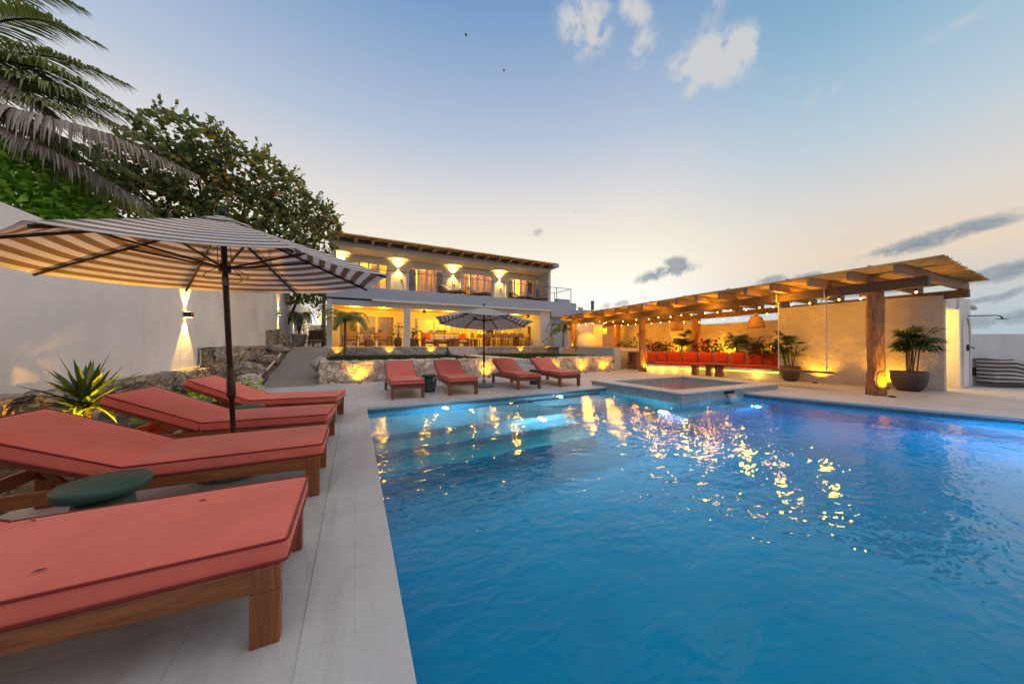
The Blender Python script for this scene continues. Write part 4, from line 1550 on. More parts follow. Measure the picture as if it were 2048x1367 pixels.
def make_lounger(label, group, loc, rz, ang=24.0):
    t = thing('sun_lounger', label, 'sun lounger', loc, rz, group)
    W = .355
    # frame rails with a shallow arch underneath, head end at -x
    for sg in (-1, 1):
        m = MB()
        pts = 14
        vs, fs = [], []
        for i in range(pts + 1):
            x = -1.86 + 1.84 * i / pts
            zb = .215 + .025 * math.sin(PI * min(1, max(0, (x + 1.80) / 1.72)))
            for y in (sg * (W - .028), sg * (W - .002)):
                vs += [(x, y, zb), (x, y, .315)]
        for i in range(pts):
            a, b = 4 * i, 4 * (i + 1)
            fs += [(a, b, b + 1, a + 1), (a + 2, a + 3, b + 3, b + 2), (a + 1, b + 1, b + 3, a + 3), (a, a + 2, b + 2, b)]
        fs += [(0, 1, 3, 2), (4 * pts, 4 * pts + 2, 4 * pts + 3, 4 * pts + 1)]
        m.add(vs, fs)
        m.build('side_rail', M['teak'], t, bevel=.004)
    for x in (-.030, -1.85):
        m = MB()
        m.box(x - .013, x + .013, -W + .029, W - .029, .225, .314)
        m.build('end_rail', M['teak_y'], t, bevel=.004)
    m = MB()
    for i in range(9):
        x = -.12 - i * .122
        m.box(x - .04, x + .04, -W + .029, W - .029, .296, .316)
    m.build('slat_deck', M['teak_y'], t, bevel=.003)
    for x in (-.055, -1.80):
        for sg in (-1, 1):
            m = MB()
            y0, y1 = (sg * W, sg * (W - .062))
            m.prism([(x - .05, y0), (x + .05, y0), (x + .05, y1), (x - .05, y1)], 0, .214)
            m.prism([(x - .042, sg * (W + .002)), (x + .052, sg * (W + .002)), (x + .052, sg * (W - .027)), (x - .042, sg * (W - .027))], .2145, .316)
            m.build('leg', M['teak_z'], t, bevel=.005)
    c = cushion(-1.13, 0.02, -W, W, .092, 1.0)
    o = c.build('seat_cushion', M['red'], t, True, .022, 3, (0, 0, .318), angle=50)
    for z in (.088, .006):
        piping(-1.13, 0.02, -W, W, z).build('piping', M['pipe_red'], o, True)
    L = .80
    c = cushion(-L, 0, -W, W, .095, 5.0)
    o = c.build('back_cushion', M['red'], t, True, .022, 3, (-1.14, 0, .318), angle=50)
    o.rotation_euler = (0, R(ang), 0)
    for z in (.091, .006):
        piping(-L, 0, -W, W, z).build('piping', M['pipe_red'], o, True)
    m = MB()
    for sg in (-1, 1):
        m.box(-L + .02, 0, sg * (W - .07) - .02, sg * (W - .07) + .02, -.045, -.004)
    for i in range(6):
        x = -.06 - i * .135
        m.box(x - .035, x + .035, -W + .05, W - .05, -.0035, .0)
    o = m.build('backrest_frame', M['teak'], t, bevel=.003, loc=(-1.14, 0, .318))
    o.rotation_euler = (0, R(ang), 0)
    m = MB()
    a = Vector((-1.14 - .52 * math.cos(R(ang)), 0, .29 + .52 * math.sin(R(ang))))
    for sg in (-1, 1):
        m.beam((a.x, sg * .2, a.z), (-1.40, sg * .2, .262), .03, .03)
    m.beam((-1.40, -.24, .262), (-1.40, .24, .262), .03, .03)
    m.build('prop', M['teak'], t)
    return t


NG = 'terracotta loungers along the pool edge'
l1 = make_lounger('terracotta lounger nearest the camera, cut off by the frame, a fallen leaf on its cushion', NG, (-.27, 1.945, 0), R(.5))
for lb, x, y, rz in (('terracotta lounger with its leg by the dark green table top, second from the camera', -.25, 3.34, R(0)),
                     ('terracotta lounger just behind the big umbrella pole, third from the camera', -.27, 4.58, R(-5)),
                     ('smallest looking terracotta lounger of the near row, by the path foot', -.22, 5.98, R(-8))):
    o = copy_tree(l1)
    o['label'], o.location, o.rotation_euler.z = lb, (x, y, 0), rz
FG = 'terracotta loungers facing the pool from its far side'
for lb, x, y, rz in (('far terracotta lounger at the corner of the pool, first from the path', 1.06, 7.43, R(-90)),
                     ('far terracotta lounger between the dark green table and the small umbrella base', 2.34, 7.42, R(-91)),
                     ('far terracotta lounger just past the small umbrella base', 4.25, 7.60, R(-90)),
                     ('far terracotta lounger nearest the hot tub', 5.60, 7.62, R(-91))):
    o = copy_tree(l1)
    o['label'], o.location, o.rotation_euler.z, o['group'] = lb, (x, y, 0), rz, FG
    for c in kids(o):
        if c.name.startswith('back'):
            c.rotation_euler = (0, R(27), 0)
# dry leaves lying about
for i, (p, lb) in enumerate((((-.99, 1.70, .4265), 'dry brown leaf on the nearest lounger, by the middle of its near edge'), ((-.70, 2.12, .4265), 'small dry leaf on the nearest lounger near its far edge'),
                             ((-1.29, 2.21, .4265), 'dry leaf at the far edge of the nearest lounger beside the backrest gap'))):
    m = MB()
    m.leaf((0, 0, 0), (1, .4 - i * .5, .02), (0, 0, 1), .038, .011, .1, .05)
    m.v += [(x, y, z + .002) for x, y, z in m.v]
    m.f += [tuple(j + 5 for j in reversed(f)) for f in m.f]
    m.r = []
    tag(m.build('dry_leaf', mat_plain('dry_leaf', (.09, .05, .03), .8) if i == 0 else bpy.data.materials['dry_leaf'], loc=p), lb, 'leaf')


def stool_table(label, x, y, r=.17, h=.44, group='green side tables'):
    t = thing('side_table', label, 'side table', (x, y, 0), 0, group)
    m = MB()
    m.lathe([(.9 * r, 0), (.98 * r, .02), (.95 * r, .06), (.66 * r, h * .62), (.60 * r, h - .075)], n=28)
    m.build('base', M['green'], t, smooth=True)
    m = MB()
    m.lathe([(.60 * r, h - .074), (.93 * r, h - .060), (r, h - .045), (r, h - .012), (.955 * r, h), (.0001, h + .001)], n=32)
    m.build('top', M['green'], t, smooth=True)


stool_table('dark green round side table between the two nearest loungers', -1.27, 2.64, .185, .435)
stool_table('dark green round side table behind the big umbrella pole', -1.26, 5.28, .185, .40)
stool_table('dark green round side table between the first two far loungers', 1.70, 8.38)
stool_table('dark green round side table between the last two far loungers', 4.95, 8.55)

# ------------------------------------------------------------------ umbrellas


def umbrella(label, x, y, phi, apex, rim, Rr, tx, ty, kx=0.0, ky=0.0):
    t = thing('umbrella', label, 'umbrella', (x, y, 0), 0, 'striped pool umbrellas')
    t.rotation_euler = (ty, -tx, 0)
    m = MB()
    uv = []

    def pt(k, tt, s):
        a0, a1 = phi + k * PI / 4, phi + (k + 1) * PI / 4
        zz = apex + (rim - apex) * (tt ** 1.06)
        p0 = Vector((math.cos(a0) * Rr * tt, math.sin(a0) * Rr * tt, zz))
        p1 = Vector((math.cos(a1) * Rr * tt, math.sin(a1) * Rr * tt, zz))
        p = p0.lerp(p1, s)
        b = 4 * s * (1 - s)
        return Vector((p.x * (1 - .035 * b * tt), p.y * (1 - .035 * b * tt), p.z - .030 * b * tt * (1.15 - tt * .3) + kx * p.x + ky * p.y))
    NTn, NS = 14, 8
    for k in range(8):
        vs = [pt(k, .04 + .96 * j / NTn, i / NS) for j in range(NTn + 1) for i in range(NS + 1)]
        uv += [(.04 + .96 * j / NTn, i / NS) for j in range(NTn + 1) for i in range(NS + 1)]
        m.add(vs, [(j * (NS + 1) + i, j * (NS + 1) + i + 1, (j + 1) * (NS + 1) + i + 1, (j + 1) * (NS + 1) + i) for j in range(NTn) for i in range(NS)])
    m.uv = uv
    o = m.build('canopy', M['canopy'], t, smooth=True)
    s_ = o.modifiers.new('cloth', 'SOLIDIFY')
    s_.thickness = .004
    # vent cap
    m = MB()
    uv = []
    for k in range(8):
        vs, q = [], []
        for j in range(5):
            for i in range(5):
                p = pt(k, .02 + .15 * j / 4, i / 4)
                vs.append((p.x, p.y, p.z + .035 - .004 * j))
                uv.append((.02 + .15 * j / 4, i / 4))
        m.add(vs, [(j * 5 + i, j * 5 + i + 1, (j + 1) * 5 + i + 1, (j + 1) * 5 + i) for j in range(4) for i in range(4)])
    m.uv = uv
    vo = m.build('vent', M['canopy'], o, smooth=True)
    s_ = vo.modifiers.new('cloth', 'SOLIDIFY')
    s_.thickness = .004
    hz = rim + .06
    for k in range(8):
        a = phi + k * PI / 4
        c, s2 = math.cos(a), math.sin(a)
        m = MB()
        kz = (kx * c + ky * s2) * Rr
        m.beam((c * .03, s2 * .03, apex - .035), (c * Rr * .985, s2 * Rr * .985, rim - .020 + kz), .016, .022)
        rb = m.build('rib', M['dark_metal'], t, bevel=.003)
        m = MB()
        mid = Vector((c * Rr * .52, s2 * Rr * .52, apex + (rim - apex) * .5 - .03 + kz * .52))
        m.beam((c * .035, s2 * .035, hz), mid, .014, .018)
        m.build('strut', M['dark_metal'], rb, bevel=.003)
    m = MB()
    m.lathe([(.02, hz - .05), (.045, hz - .04), (.05, hz), (.045, hz + .03), (.024, hz + .04)], n=16)
    m.build('hub', M['dark_metal'], t, smooth=True)
    m = MB()
    m.tube([(0, 0, .06), (0, 0, .80)], .0205, 14)
    m.tube([(0, 0, .80), (0, 0, apex - .02)], .0235, 14)
    m.build('pole', M['dark_metal'], t, smooth=True)
    m = MB()
    m.lathe([(.026, .70), (.034, .72), (.034, .84), (.030, .86), (.030, .98), (.0255, 1.0)], n=16)
    m.build('pole_joint', M['dark_metal'], t, smooth=True)
    m = MB()
    m.lathe([(.0245, hz - .17), (.0275, hz - .165), (.0275, hz - .10), (.0245, hz - .095)], n=16)
    m.build('pole_ring', M['steel'], t, smooth=True)
    m = MB()
    rr_ = random.Random(int(x * 10))
    for q in range(3):
        pts = []
        side = 1 if q != 1 else -1
        for i in range(15):
            a = PI * i / 14
            pts.append((side * (.03 + .10 * math.sin(a) * (1 + .2 * q)), .03 * math.cos(a * 2 + q), hz + .02 - .12 * (i / 14) * (1.2 - .3 * q) - .06 * math.sin(a)))
        m.tube(pts, .0035, 5)
    for sg in (-1, 1):
        m.tube([(sg * .035, .02, apex - .1), (sg * .05, 0, hz + .1), (sg * .04, 0, hz)], .003, 5)
    m.build('cord', M['black_metal'], t, smooth=True)
    m = MB()
    m.sphere((0, 0, apex + .075), .034, 10)
    m.tube([(0, 0, apex - .02), (0, 0, apex + .06)], .012, 8)
    m.build('finial', M['black_metal'], t, smooth=True)
    m = MB()
    m.lathe([(.27, 0.0), (.285, .012), (.285, .05), (.26, .075), (.05, .085), (.045, .20), (.03, .21)], n=36)
    m.build('base', M['grey_base'], t, smooth=True)
    return t


umbrella('large striped umbrella over the nearest loungers, its canopy cut off by the frame', -1.02, 3.90, .52, 2.36, 1.86, 1.44, .04, .025)
umbrella('striped umbrella with round grey base among the far loungers', 3.31, 8.62, .09, 2.28, 1.84, 1.43, 0, 0, -.06, -.08)

# ------------------------------------------------------------------ pergola
PGY = math.atan2(-.0685, .9977)
PG0 = Vector((11.25, 3.12, 0))
pu, pn = Vector((.0685, .9977, 0)).normalized(), Vector((.9977, -.0685, 0)).normalized()


def PG(off, y, z=0.0):
    return PG0 + pn * off + pu * y + Vector((0, 0, z))


pg = thing('pergola', 'long wooden pergola on tree trunk posts with a roof of canes and bare rafters', 'pergola', PG0, PGY)


def log_post(name, x, y, z0, z1, r, seed, parent):
    m = MB()
    nz, na = 46, 22
    vs, fs = [], []
    for j in range(nz + 1):
        z = z0 + (z1 - z0) * j / nz
        zt = (z - z0) / (z1 - z0)
        flare = 1 + .16 * max(0, .25 - zt) / .25 - .05 * zt
        ox = .03 * mnoise.noise(Vector((seed, zt * 2, 0)))
        oy = .03 * mnoise.noise(Vector((seed, zt * 2, 9)))
        for k in range(na):
            a = 2 * PI * k / na
            q = Vector((math.cos(a) * 1.1, math.sin(a) * 1.1, z * .9 + seed * 3))
            rr_ = r * flare * (1 + .20 * mnoise.noise(q) + .10 * mnoise.noise(q * 3.1) + .05 * mnoise.noise(q * 8))
            vs.append((x + ox + math.cos(a) * rr_, y + oy + math.sin(a) * rr_, z))
    for j in range(nz):
        for k in range(na):
            k2 = (k + 1) % na
            fs.append((j * na + k, j * na + k2, (j + 1) * na + k2, (j + 1) * na + k))
    fs.append(tuple(range(na - 1, -1, -1)))
    fs.append(tuple(range(nz * na, nz * na + na)))
    m.add(vs, fs)
    return m.build(name, M['log'], parent, smooth=True)


for i, (x, y, z0, z1, r) in enumerate(((0, 0, 0, 2.475, .155), (0, 7.45, 0, 2.475, .145), (.02, 13.1, 1.02, 2.475, .16), (2.42, 6.6, .3, 2.40, .17), (2.3, 11.85, 1.0, 2.40, .16))):
    log_post('post', x, y, z0, z1, r, i * 1.7 + .3, pg)
for x, y0, y1, z0, z1 in ((0, -.85, 13.7, 2.475, 2.705), (2.62, -.75, 13.4, 2.40, 2.60)):
    m = MB()
    ns = 30
    for i in range(ns + 1):
        pass
    vs, fs = [], []
    for i in range(ns + 1):
        y = y0 + (y1 - y0) * i / ns
        w = .075 + .006 * mnoise.noise(Vector((y * 1.3, x, 0)))
        dz = .010 * mnoise.noise(Vector((y * .9, x, 5)))
        vs += [(x - w, y, z0 + dz), (x + w, y, z0 + dz), (x + w, y, z1), (x - w, y, z1)]
    for i in range(ns):
        a, b = 4 * i, 4 * i + 4
        fs += [(a, a + 1, b + 1, b), (a + 1, a + 2, b + 2, b + 1), (a + 2, a + 3, b + 3, b + 2), (a + 3, a, b, b + 3)]
    fs += [(3, 2, 1, 0), (4 * ns, 4 * ns + 1, 4 * ns + 2, 4 * ns + 3)]
    m.add(vs, fs)
    m.build('beam', M['beam_y'], pg, bevel=.008)
RY = [-.62, .13, .89, 1.77, 2.48, 3.28, 4.14, 4.95, 5.82, 6.66, 7.5, 8.36, 9.26, 10.15, 11.0, 11.85, 12.65, 13.4]
for y in RY:
    m = MB()
    m.beam((-.78, y, 2.815), (2.95, y, 2.695), .115, .185)
    m.build('rafter', M['beam_x'], pg, bevel=.006)
m = MB()
rr = random.Random(21)
xx = -.86
while xx < 3.06:
    f = (xx + .78) / 3.73
    z = 2.925 - f * .12 + rr.uniform(0, .012)
    r = rr.uniform(.010, .017)
    y, pts = -1.25 + (xx + .86) * .08 + rr.gauss(0, .022), []
    ex = rr.gauss(0, .004)
    while y < 14.2:
        pts.append((xx + rr.gauss(0, .006) + ex * y * .2, y, z + r + .006 * math.sin(y * 2.1 + xx * 30) + rr.gauss(0, .003)))
        y += rr.uniform(.45, .85)
    if len(pts) > 2 and rr.random() > .03:
        m.tube(pts, r, 6)
    xx += rr.uniform(.025, .037)
m.build('cane_matting', M['cane'], pg, smooth=True)
m = MB()
for y in (-.2, 1.4, 3.0, 4.6, 6.2, 7.8, 9.4, 11, 12.6):
    m.beam((-.8, y, 2.985), (3.3, y, 2.86), .04, .03)
m.build('cane_batten', M['cane'], pg)

# string lights under it


def string_light(label, pts_bulbs):
    t = thing('string_light', label, 'string lights', tuple(pts_bulbs[0]), 0, 'bulb strings under the pergola')
    o0 = Vector(pts_bulbs[0])
    m = MB()
    pts = []
    for i, p in enumerate(pts_bulbs):
        q = Vector(p) - o0 + Vector((0, 0, .085))
        if i:
            b = pts[-1]
            pts.append((b + q) / 2 + Vector((0, 0, -.02)))
        pts.append(q)
    m.tube(pts, .006, 5)
    m.build('cord', M['black_metal'], t)
    for p in pts_bulbs:
        q = Vector(p) - o0
        m = MB()
        m.lathe([(.016, .035), (.018, .06), (.015, .085), (.006, .09)], q, 8)
        so_ = m.build('socket', M['black_metal'], t)
        m = MB()
        m.sphere((0, 0, 0), .0215, 7, 1, 1, 1.15)
        b = m.build('bulb', M['warm_bulb'], so_, smooth=True, loc=q)
    return t


ys = [-.62, .30, .68, 1.32, 1.78, 2.2, 2.62, 3.05, 3.5, 4.0, 4.5, 5.0, 5.5, 6.05, 6.6, 7.2, 8.0, 8.8, 9.6, 10.4, 11.2, 12.0, 12.8]
string_light('string of glowing bulbs along the front beam of the pergola', [PG(.13 + .05 * math.sin(i * 2.1), y, 2.385 - .02 * (i % 2)) for i, y in enumerate(ys)])
rb = [(1534, 627.5), (1502, 636), (1473, 636), (1447, 638), (1421, 640), (1398, 644), (1368, 644), (1339, 643), (1321, 645), (1303, 646.5), (1287, 647.5), (1271, 648), (1256, 649.5), (1243, 650.5), (1230, 651), (1212, 645), (1199, 643), (1184, 645), (1171, 647), (1158, 648), (1151, 649)]
string_light('string of glowing bulbs sagging along the middle of the pergola above the sofa', [on_plane(x, y, PG(1.15 + .35 * math.sin(i * .5), 0), pn) for i, (x, y) in enumerate(rb)])
for y in (1.0, 3.2, 5.4, 7.6, 9.8, 12):
    lamp('POINT', 'bulb_fill', PG(.35, y, 2.46), 62 if y > 3 else 50, WARM, .08)
    if y > 4:
        lamp('POINT', 'bulb_fill', PG(1.75, y, 2.2), 30, AMBER, .08)
    lamp('POINT', 'bulb_fill', PG(-.5 if y > 4 else -.4, y + .8, 2.5), 26, WARM, .08)
# wicker pendants
for px, py, off, lb in ((1354, 660, 1.35, 'wicker bell pendant nearer the kitchen end of the pergola'), (1512, 655, 1.35, 'wicker bell pendant above the middle of the orange sofa')):
    p = on_plane(px, py, PG(off, 0), pn)
    pendant(lb, p, .27, .46, M['wicker'], 2.78 - p.z, 'wicker pendant lamps')
# swing on two ropes
sa, sb_ = on_plane(1556, 740, PG0, pn), on_plane(1655, 743, PG0, pn)
mid = (sa + sb_) / 2
sg_ = thing('swing', 'wooden plank swing hanging on two white ropes from the front beam', 'swing', (mid.x, mid.y, .46), PGY)
m = MB()
m.box(-.13, .13, -.68, .68, -.02, .025)
m.build('seat', M['teak_y'], sg_, bevel=.008)
for y in (-.56, .56):
    m = MB()
    z1 = 2.72 - .46
    m.tube([(0, y, .0), (.005, y, .5), (-.006, y, 1.0), (.004, y, 1.6), (0, y, 2.00), (-.085, y, 2.02), (-.088, y, z1), (.09, y, z1 - .0), (.088, y, 2.02), (.0, y, 1.98)], .0135, 7)
    m.sphere((0, y, 1.97), .035, 7)
    m.sphere((0, y, .12), .028, 7)
    m.tube([(0, y, 1.97), (.03, y + .05, 1.93), (.02, y + .10, 1.95), (.03, y + .13, 1.86)], .013, 6)
    m.build('rope', M['rope'], sg_, smooth=True)

# ------------------------------------------------------------------ right hand walls and shower block
sbk = thing('shower_block', 'pale plaster shower block with a glowing doorway and arched shower niche', 'building', (13.72, 2.57, 0))


def sbm(name, mat, *polys, bevel=.012, parent=sbk):
    m = MB()
    for poly, z0, z1 in polys:
        m.prism([(x - 13.72, y - 2.57) for x, y in poly], z0, z1)
    return m.build(name, mat, parent, bevel=bevel)


tw_pts = [(13.72, 2.57), (13.50, 3.1), (13.38, 3.9), (13.36, 4.8), (13.42, 6.05)]
m = MB()
nz = 44
vs, fs = [], []
nseg = 60
for i in range(nseg + 1):
    f = i / nseg * (len(tw_pts) - 1)
    k_ = min(int(f), len(tw_pts) - 2)
    a, b = Vector((*tw_pts[k_], 0)), Vector((*tw_pts[k_ + 1], 0))
    p = a.lerp(b, f - k_)
    for j in range(nz + 1):
        z = 2.49 * j / nz
        q = Vector((p.y * 1.6, z * 1.6, 0))
        d = .014 * mnoise.noise(q * 1.2) + .012 * mnoise.noise(q * 3.2) + .008 * abs(mnoise.noise(q * 6 + Vector((3, 0, 0))))
        vs.append((p.x - d - 13.72, p.y - 2.57, z))
    vs.append((p.x + .19 - 13.72, p.y - 2.57 + (.0), 2.49))
    vs.append((p.x + .19 - 13.72, p.y - 2.57, 0))
w = nz + 3
for i in range(nseg):
    for j in range(w - 1):
        fs.append((i * w + j, i * w + j + 1, (i + 1) * w + j + 1, (i + 1) * w + j))
fs.append(tuple(range(w - 1, -1, -1)))
fs.append(tuple(range(nseg * w, nseg * w + w)))
m.add(vs, fs)
m.build('textured_wall', M['trowel'], sbk, smooth=False)
for p in sbk.children[0].data.polygons if False else []:
    pass
sbm('front_wall', M['stucco'], ([(13.914, 2.58), (14.99, 2.58), (14.99, 2.78), (13.914, 2.78)], 2.18, 2.57), ([(14.991, 2.54), (16.12, 2.54), (16.12, 2.80), (14.991, 2.80)], 0, 2.52))
sbm('inner_wall', M['interior'], ([(13.92, 3.75), (15.2, 3.75), (15.2, 3.9), (13.92, 3.9)], 0, 2.5), ([(15.0, 2.801), (15.15, 2.801), (15.15, 3.749), (15.0, 3.749)], 0, 2.5), ([(13.93, 2.79), (14.99, 2.79), (14.99, 3.74), (13.93, 3.74)], 2.40, 2.5))
sbm('side_wall', M['stucco'], ([(15.97, 2.801), (16.12, 2.801), (16.12, 6), (15.97, 6)], 0, 2.52))
# arched niche
m = MB()
ax0, ax1, zt = 15.22, 15.92, 1.55
vs = []
arch = [(ax1, 0.02)] + [(ax1, zt)] + [((ax0 + ax1) / 2 + .35 * math.cos(a), zt + .42 * math.sin(a)) for a in [PI * i / 12 for i in range(1, 12)]] + [(ax0, zt), (ax0, .02)]
n_ = len(arch)
for dy, gsz in ((2.534, 0), (2.505, .0)):
    vs += [(x - 13.72, dy - 2.57, z) for x, z in arch]
gm = 1.11
o_ = [((x - (ax0 + ax1) / 2) * gm + (ax0 + ax1) / 2, z * 1.04 if z > .1 else z) for x, z in arch]
vs2 = [(x - 13.72, 2.536 - 2.57, z) for x, z in o_] + [(x - 13.72, 2.505 - 2.57, z) for x, z in o_]
m.add(vs + vs2, [(n_ + i, n_ + i + 1, 3 * n_ + i + 1, 3 * n_ + i) for i in range(n_ - 1)] + [(i, i + 1, n_ + i + 1, n_ + i) for i in range(n_ - 1)] + [(3 * n_ + i, 3 * n_ + i + 1, 2 * n_ + i + 1, 2 * n_ + i) for i in range(n_ - 1)])
m.build('arch_surround', M['stucco'], sbk)
lamp('POINT', 'doorway_lamp', (14.35, 3.2, 2.15), 60, WARM2, .1)
lamp('POINT', 'doorway_lamp', (14.45, 3.1, 1.0), 22, WARM2, .15)
sh = thing('outdoor_shower', 'thin black shower arm and flat rose above the arched niche', 'shower', (15.6, 2.53, 2.02))
m = MB()
m.tube([(0, 0, 0), (.42, -.42, .0), (.46, -.46, -.01), (.49, -.49, -.04), (.50, -.50, -.09)], .014, 8)
m.lathe([(.035, 0), (.035, .015), (.0, .016)], (0, -.01, -.008), 10)
m.build('arm', M['black_metal'], sh, smooth=True)
m = MB()
m.lathe([(.13, -.105), (.135, -.10), (.03, -.088), (.02, -.07)], (.50, -.50, 0), 20)
m.build('rose', M['black_metal'], sh, smooth=True)
sv = thing('shower_valve', 'small black shower valve on the plaster below the shower arm', 'tap', (15.66, 2.53, 1.12))
m = MB()
m.box(-.04, .04, -.035, 0, -.09, .09)
m.build('plate', M['black_metal'], sv, bevel=.006)
m = MB()
m.beam((0, -.05, .02), (.10, -.10, -.02), .022, .022)
m.build('handle', M['black_metal'], sv)
fl = thing('security_light', 'small pale floodlight bracket at the top corner of the shower block', 'floodlight', (16.14, 2.62, 2.30))
m = MB()
m.beam((-.02, 0, .05), (.10, -.06, .04), .03, .03)
m.build('bracket', M['white_frame'], fl)
m = MB()
m.beam((.09, -.06, .05), (.19, -.12, -.06), .10, .07)
m.build('head', M['pot_white'], fl, bevel=.008)
m = MB()
m.add([], [])
rw = Vector((.8988, -.4384, 0))
a = Vector((16.13, 2.85, 0))
b = a + rw * 7
nrm = Vector((.4384, .8988, 0))
m.prism([(0, 0), tuple((b - a)[:2]), tuple((b - a + nrm * .2)[:2]), tuple((nrm * .2)[:2])], 0, 1.53)
tag(m.build('boundary_wall', M['stucco'], bevel=.015, loc=a), 'low plain grey white wall behind the striped bundle, beyond the shower', 'wall')
# draped striped bundle
m = MB()
uv = []
L0 = 2.6


def drape(u, v):
    x = L0 * u
    hgt = .78 - .10 * min(1, max(0, (u - .10) / .16)) + .02 * math.sin(x * 4)
    # section: front foot, front face, top, back face
    if v < .62:
        t_ = v / .62
        y = -.02 - .10 * t_ + .035 * math.sin(x * 9 + t_ * 3) * (1 - t_ * .5) - .03 * math.sin(t_ * 9)
        z = .10 + (hgt - .10) * t_
    elif v < .85:
        t_ = (v - .62) / .23
        y = -.12 + .55 * t_
        z = hgt + .02 * math.sin(PI * t_)
    else:
        t_ = (v - .85) / .15
        y = .43
        z = hgt * (1 - t_) + .02
    if u < .08:
        y += (.08 - u) * 1.2
    return (x, y, z)


m.grid(drape, 80, 40)
m.uv = [(j / 40 * 1.25, i / 80) for j in range(41) for i in range(81)]
k0 = len(m.v)
for j in range(13):
    for i in range(5):
        x, y, z = drape(0, .62 * j / 12)
        m.v.append((x + .015 * math.sin(j * 1.3) * (i % 2), y + (.43 - y) * i / 4, z if z > .1 else .1))
        m.uv.append((.62 * j / 12 * 1.25, 0))
m.f += [(k0 + j * 5 + i + 1, k0 + j * 5 + i, k0 + (j + 1) * 5 + i, k0 + (j + 1) * 5 + i + 1) for j in range(12) for i in range(4)]
base = on_plane(1966, 772, (16.2, 2.35), (.4384, .8988))
o = m.build('striped_cover', M['bundle'], smooth=True, loc=(base.x, base.y - .25, 0), rz=math.atan2(-.4384, .8988))
tag(o, 'grey and white striped fabric draped over a low bench against the boundary wall', 'fabric cover')

# small block of a neighbour's house seen between post and wall top
p = at(1405, 645, 42)
nb = thing('neighbour_house', 'small blue grey flat roofed house far behind the pergola wall', 'house', (p.x, p.y, -3), -YAW)
m = MB()
m.box(-1.6, 1.8, 0, 4, 0, 6.75)
m.build('wall', mat_plain('far_wall', (.22, .28, .34), .9), nb)
m = MB()
m.box(-1.7, 1.9, -.1, 4.1, 6.75, 6.9)
m.build('roof', M['stucco'], nb)

# ------------------------------------------------------------------ sofa corner under the pergola
F = [(11.45, 10.02), (12.02, 9.44), (12.68, 8.60), (13.36, 5.98)]


def offs(pts, d):
    out = []
    for i, p in enumerate(pts):
        ns = []
        for j in (i - 1, i):
            if 0 <= j < len(pts) - 1:
                a, b = Vector(pts[j]), Vector(pts[j + 1])
                u = (b - a).normalized()
                ns.append(Vector((-u.y, u.x)))
        n_ = sum(ns, Vector((0, 0))).normalized()
        k_ = 1 / max(.5, n_.dot(ns[0]))
        out.append((p[0] + n_.x * d * k_, p[1] + n_.y * d * k_))
    return out


sc = thing('corner_sofa', 'built in white corner sofa with orange cushions and a glowing strip under its seat', 'sofa', (12.68, 8.6, 0))


def band(d0, d1, z0, z1, e0=0.0, segs=None):
    a, b = offs(F, d0), offs(F, d1)
    m = MB()
    for i in segs if segs is not None else range(3):
        m.prism([(x - 12.68, y - 8.6) for x, y in (a[i], a[i + 1], b[i + 1], b[i])], z0, z1)
    return m


band(.10, 1.05, 0, .235).build('plinth', M['stucco3'], sc)
band(0.0, 1.05, .237, .325).build('seat_slab', M['stucco3'], sc, bevel=.01)
band(.80, 1.06, .33, .86).build('back_wall', M['stucco3'], sc, bevel=.01)
m = band(.075, .098, .205, .232)
m.build('light_strip', M['led'], sc)
for i in range(3):
    a, b = offs(F, .06), offs(F, .72)
    pl_ = [Vector((x - 12.68, y - 8.6, 0)) for x, y in (a[i], a[i + 1], b[i + 1], b[i])]
    c = sum(pl_, Vector((0, 0, 0))) / 4
    nn = 2 if i == 2 else 1
    for q in range(nn):
        A, B = pl_[0].lerp(pl_[1], q / nn), pl_[0].lerp(pl_[1], (q + 1) / nn)
        C, D = pl_[3].lerp(pl_[2], (q + 1) / nn), pl_[3].lerp(pl_[2], q / nn)
        if i == 0:
            A = A.lerp(B, .35)
            D = D.lerp(C, .35)
        m = MB()
        m.prism([tuple(v[:2]) for v in (A, B, C, D)], .328, .45)
        m.build('seat_cushion', M['orange'], sc, bevel=.03, seg=3)
bk_, fr_ = offs(F, .78), offs(F, .56)
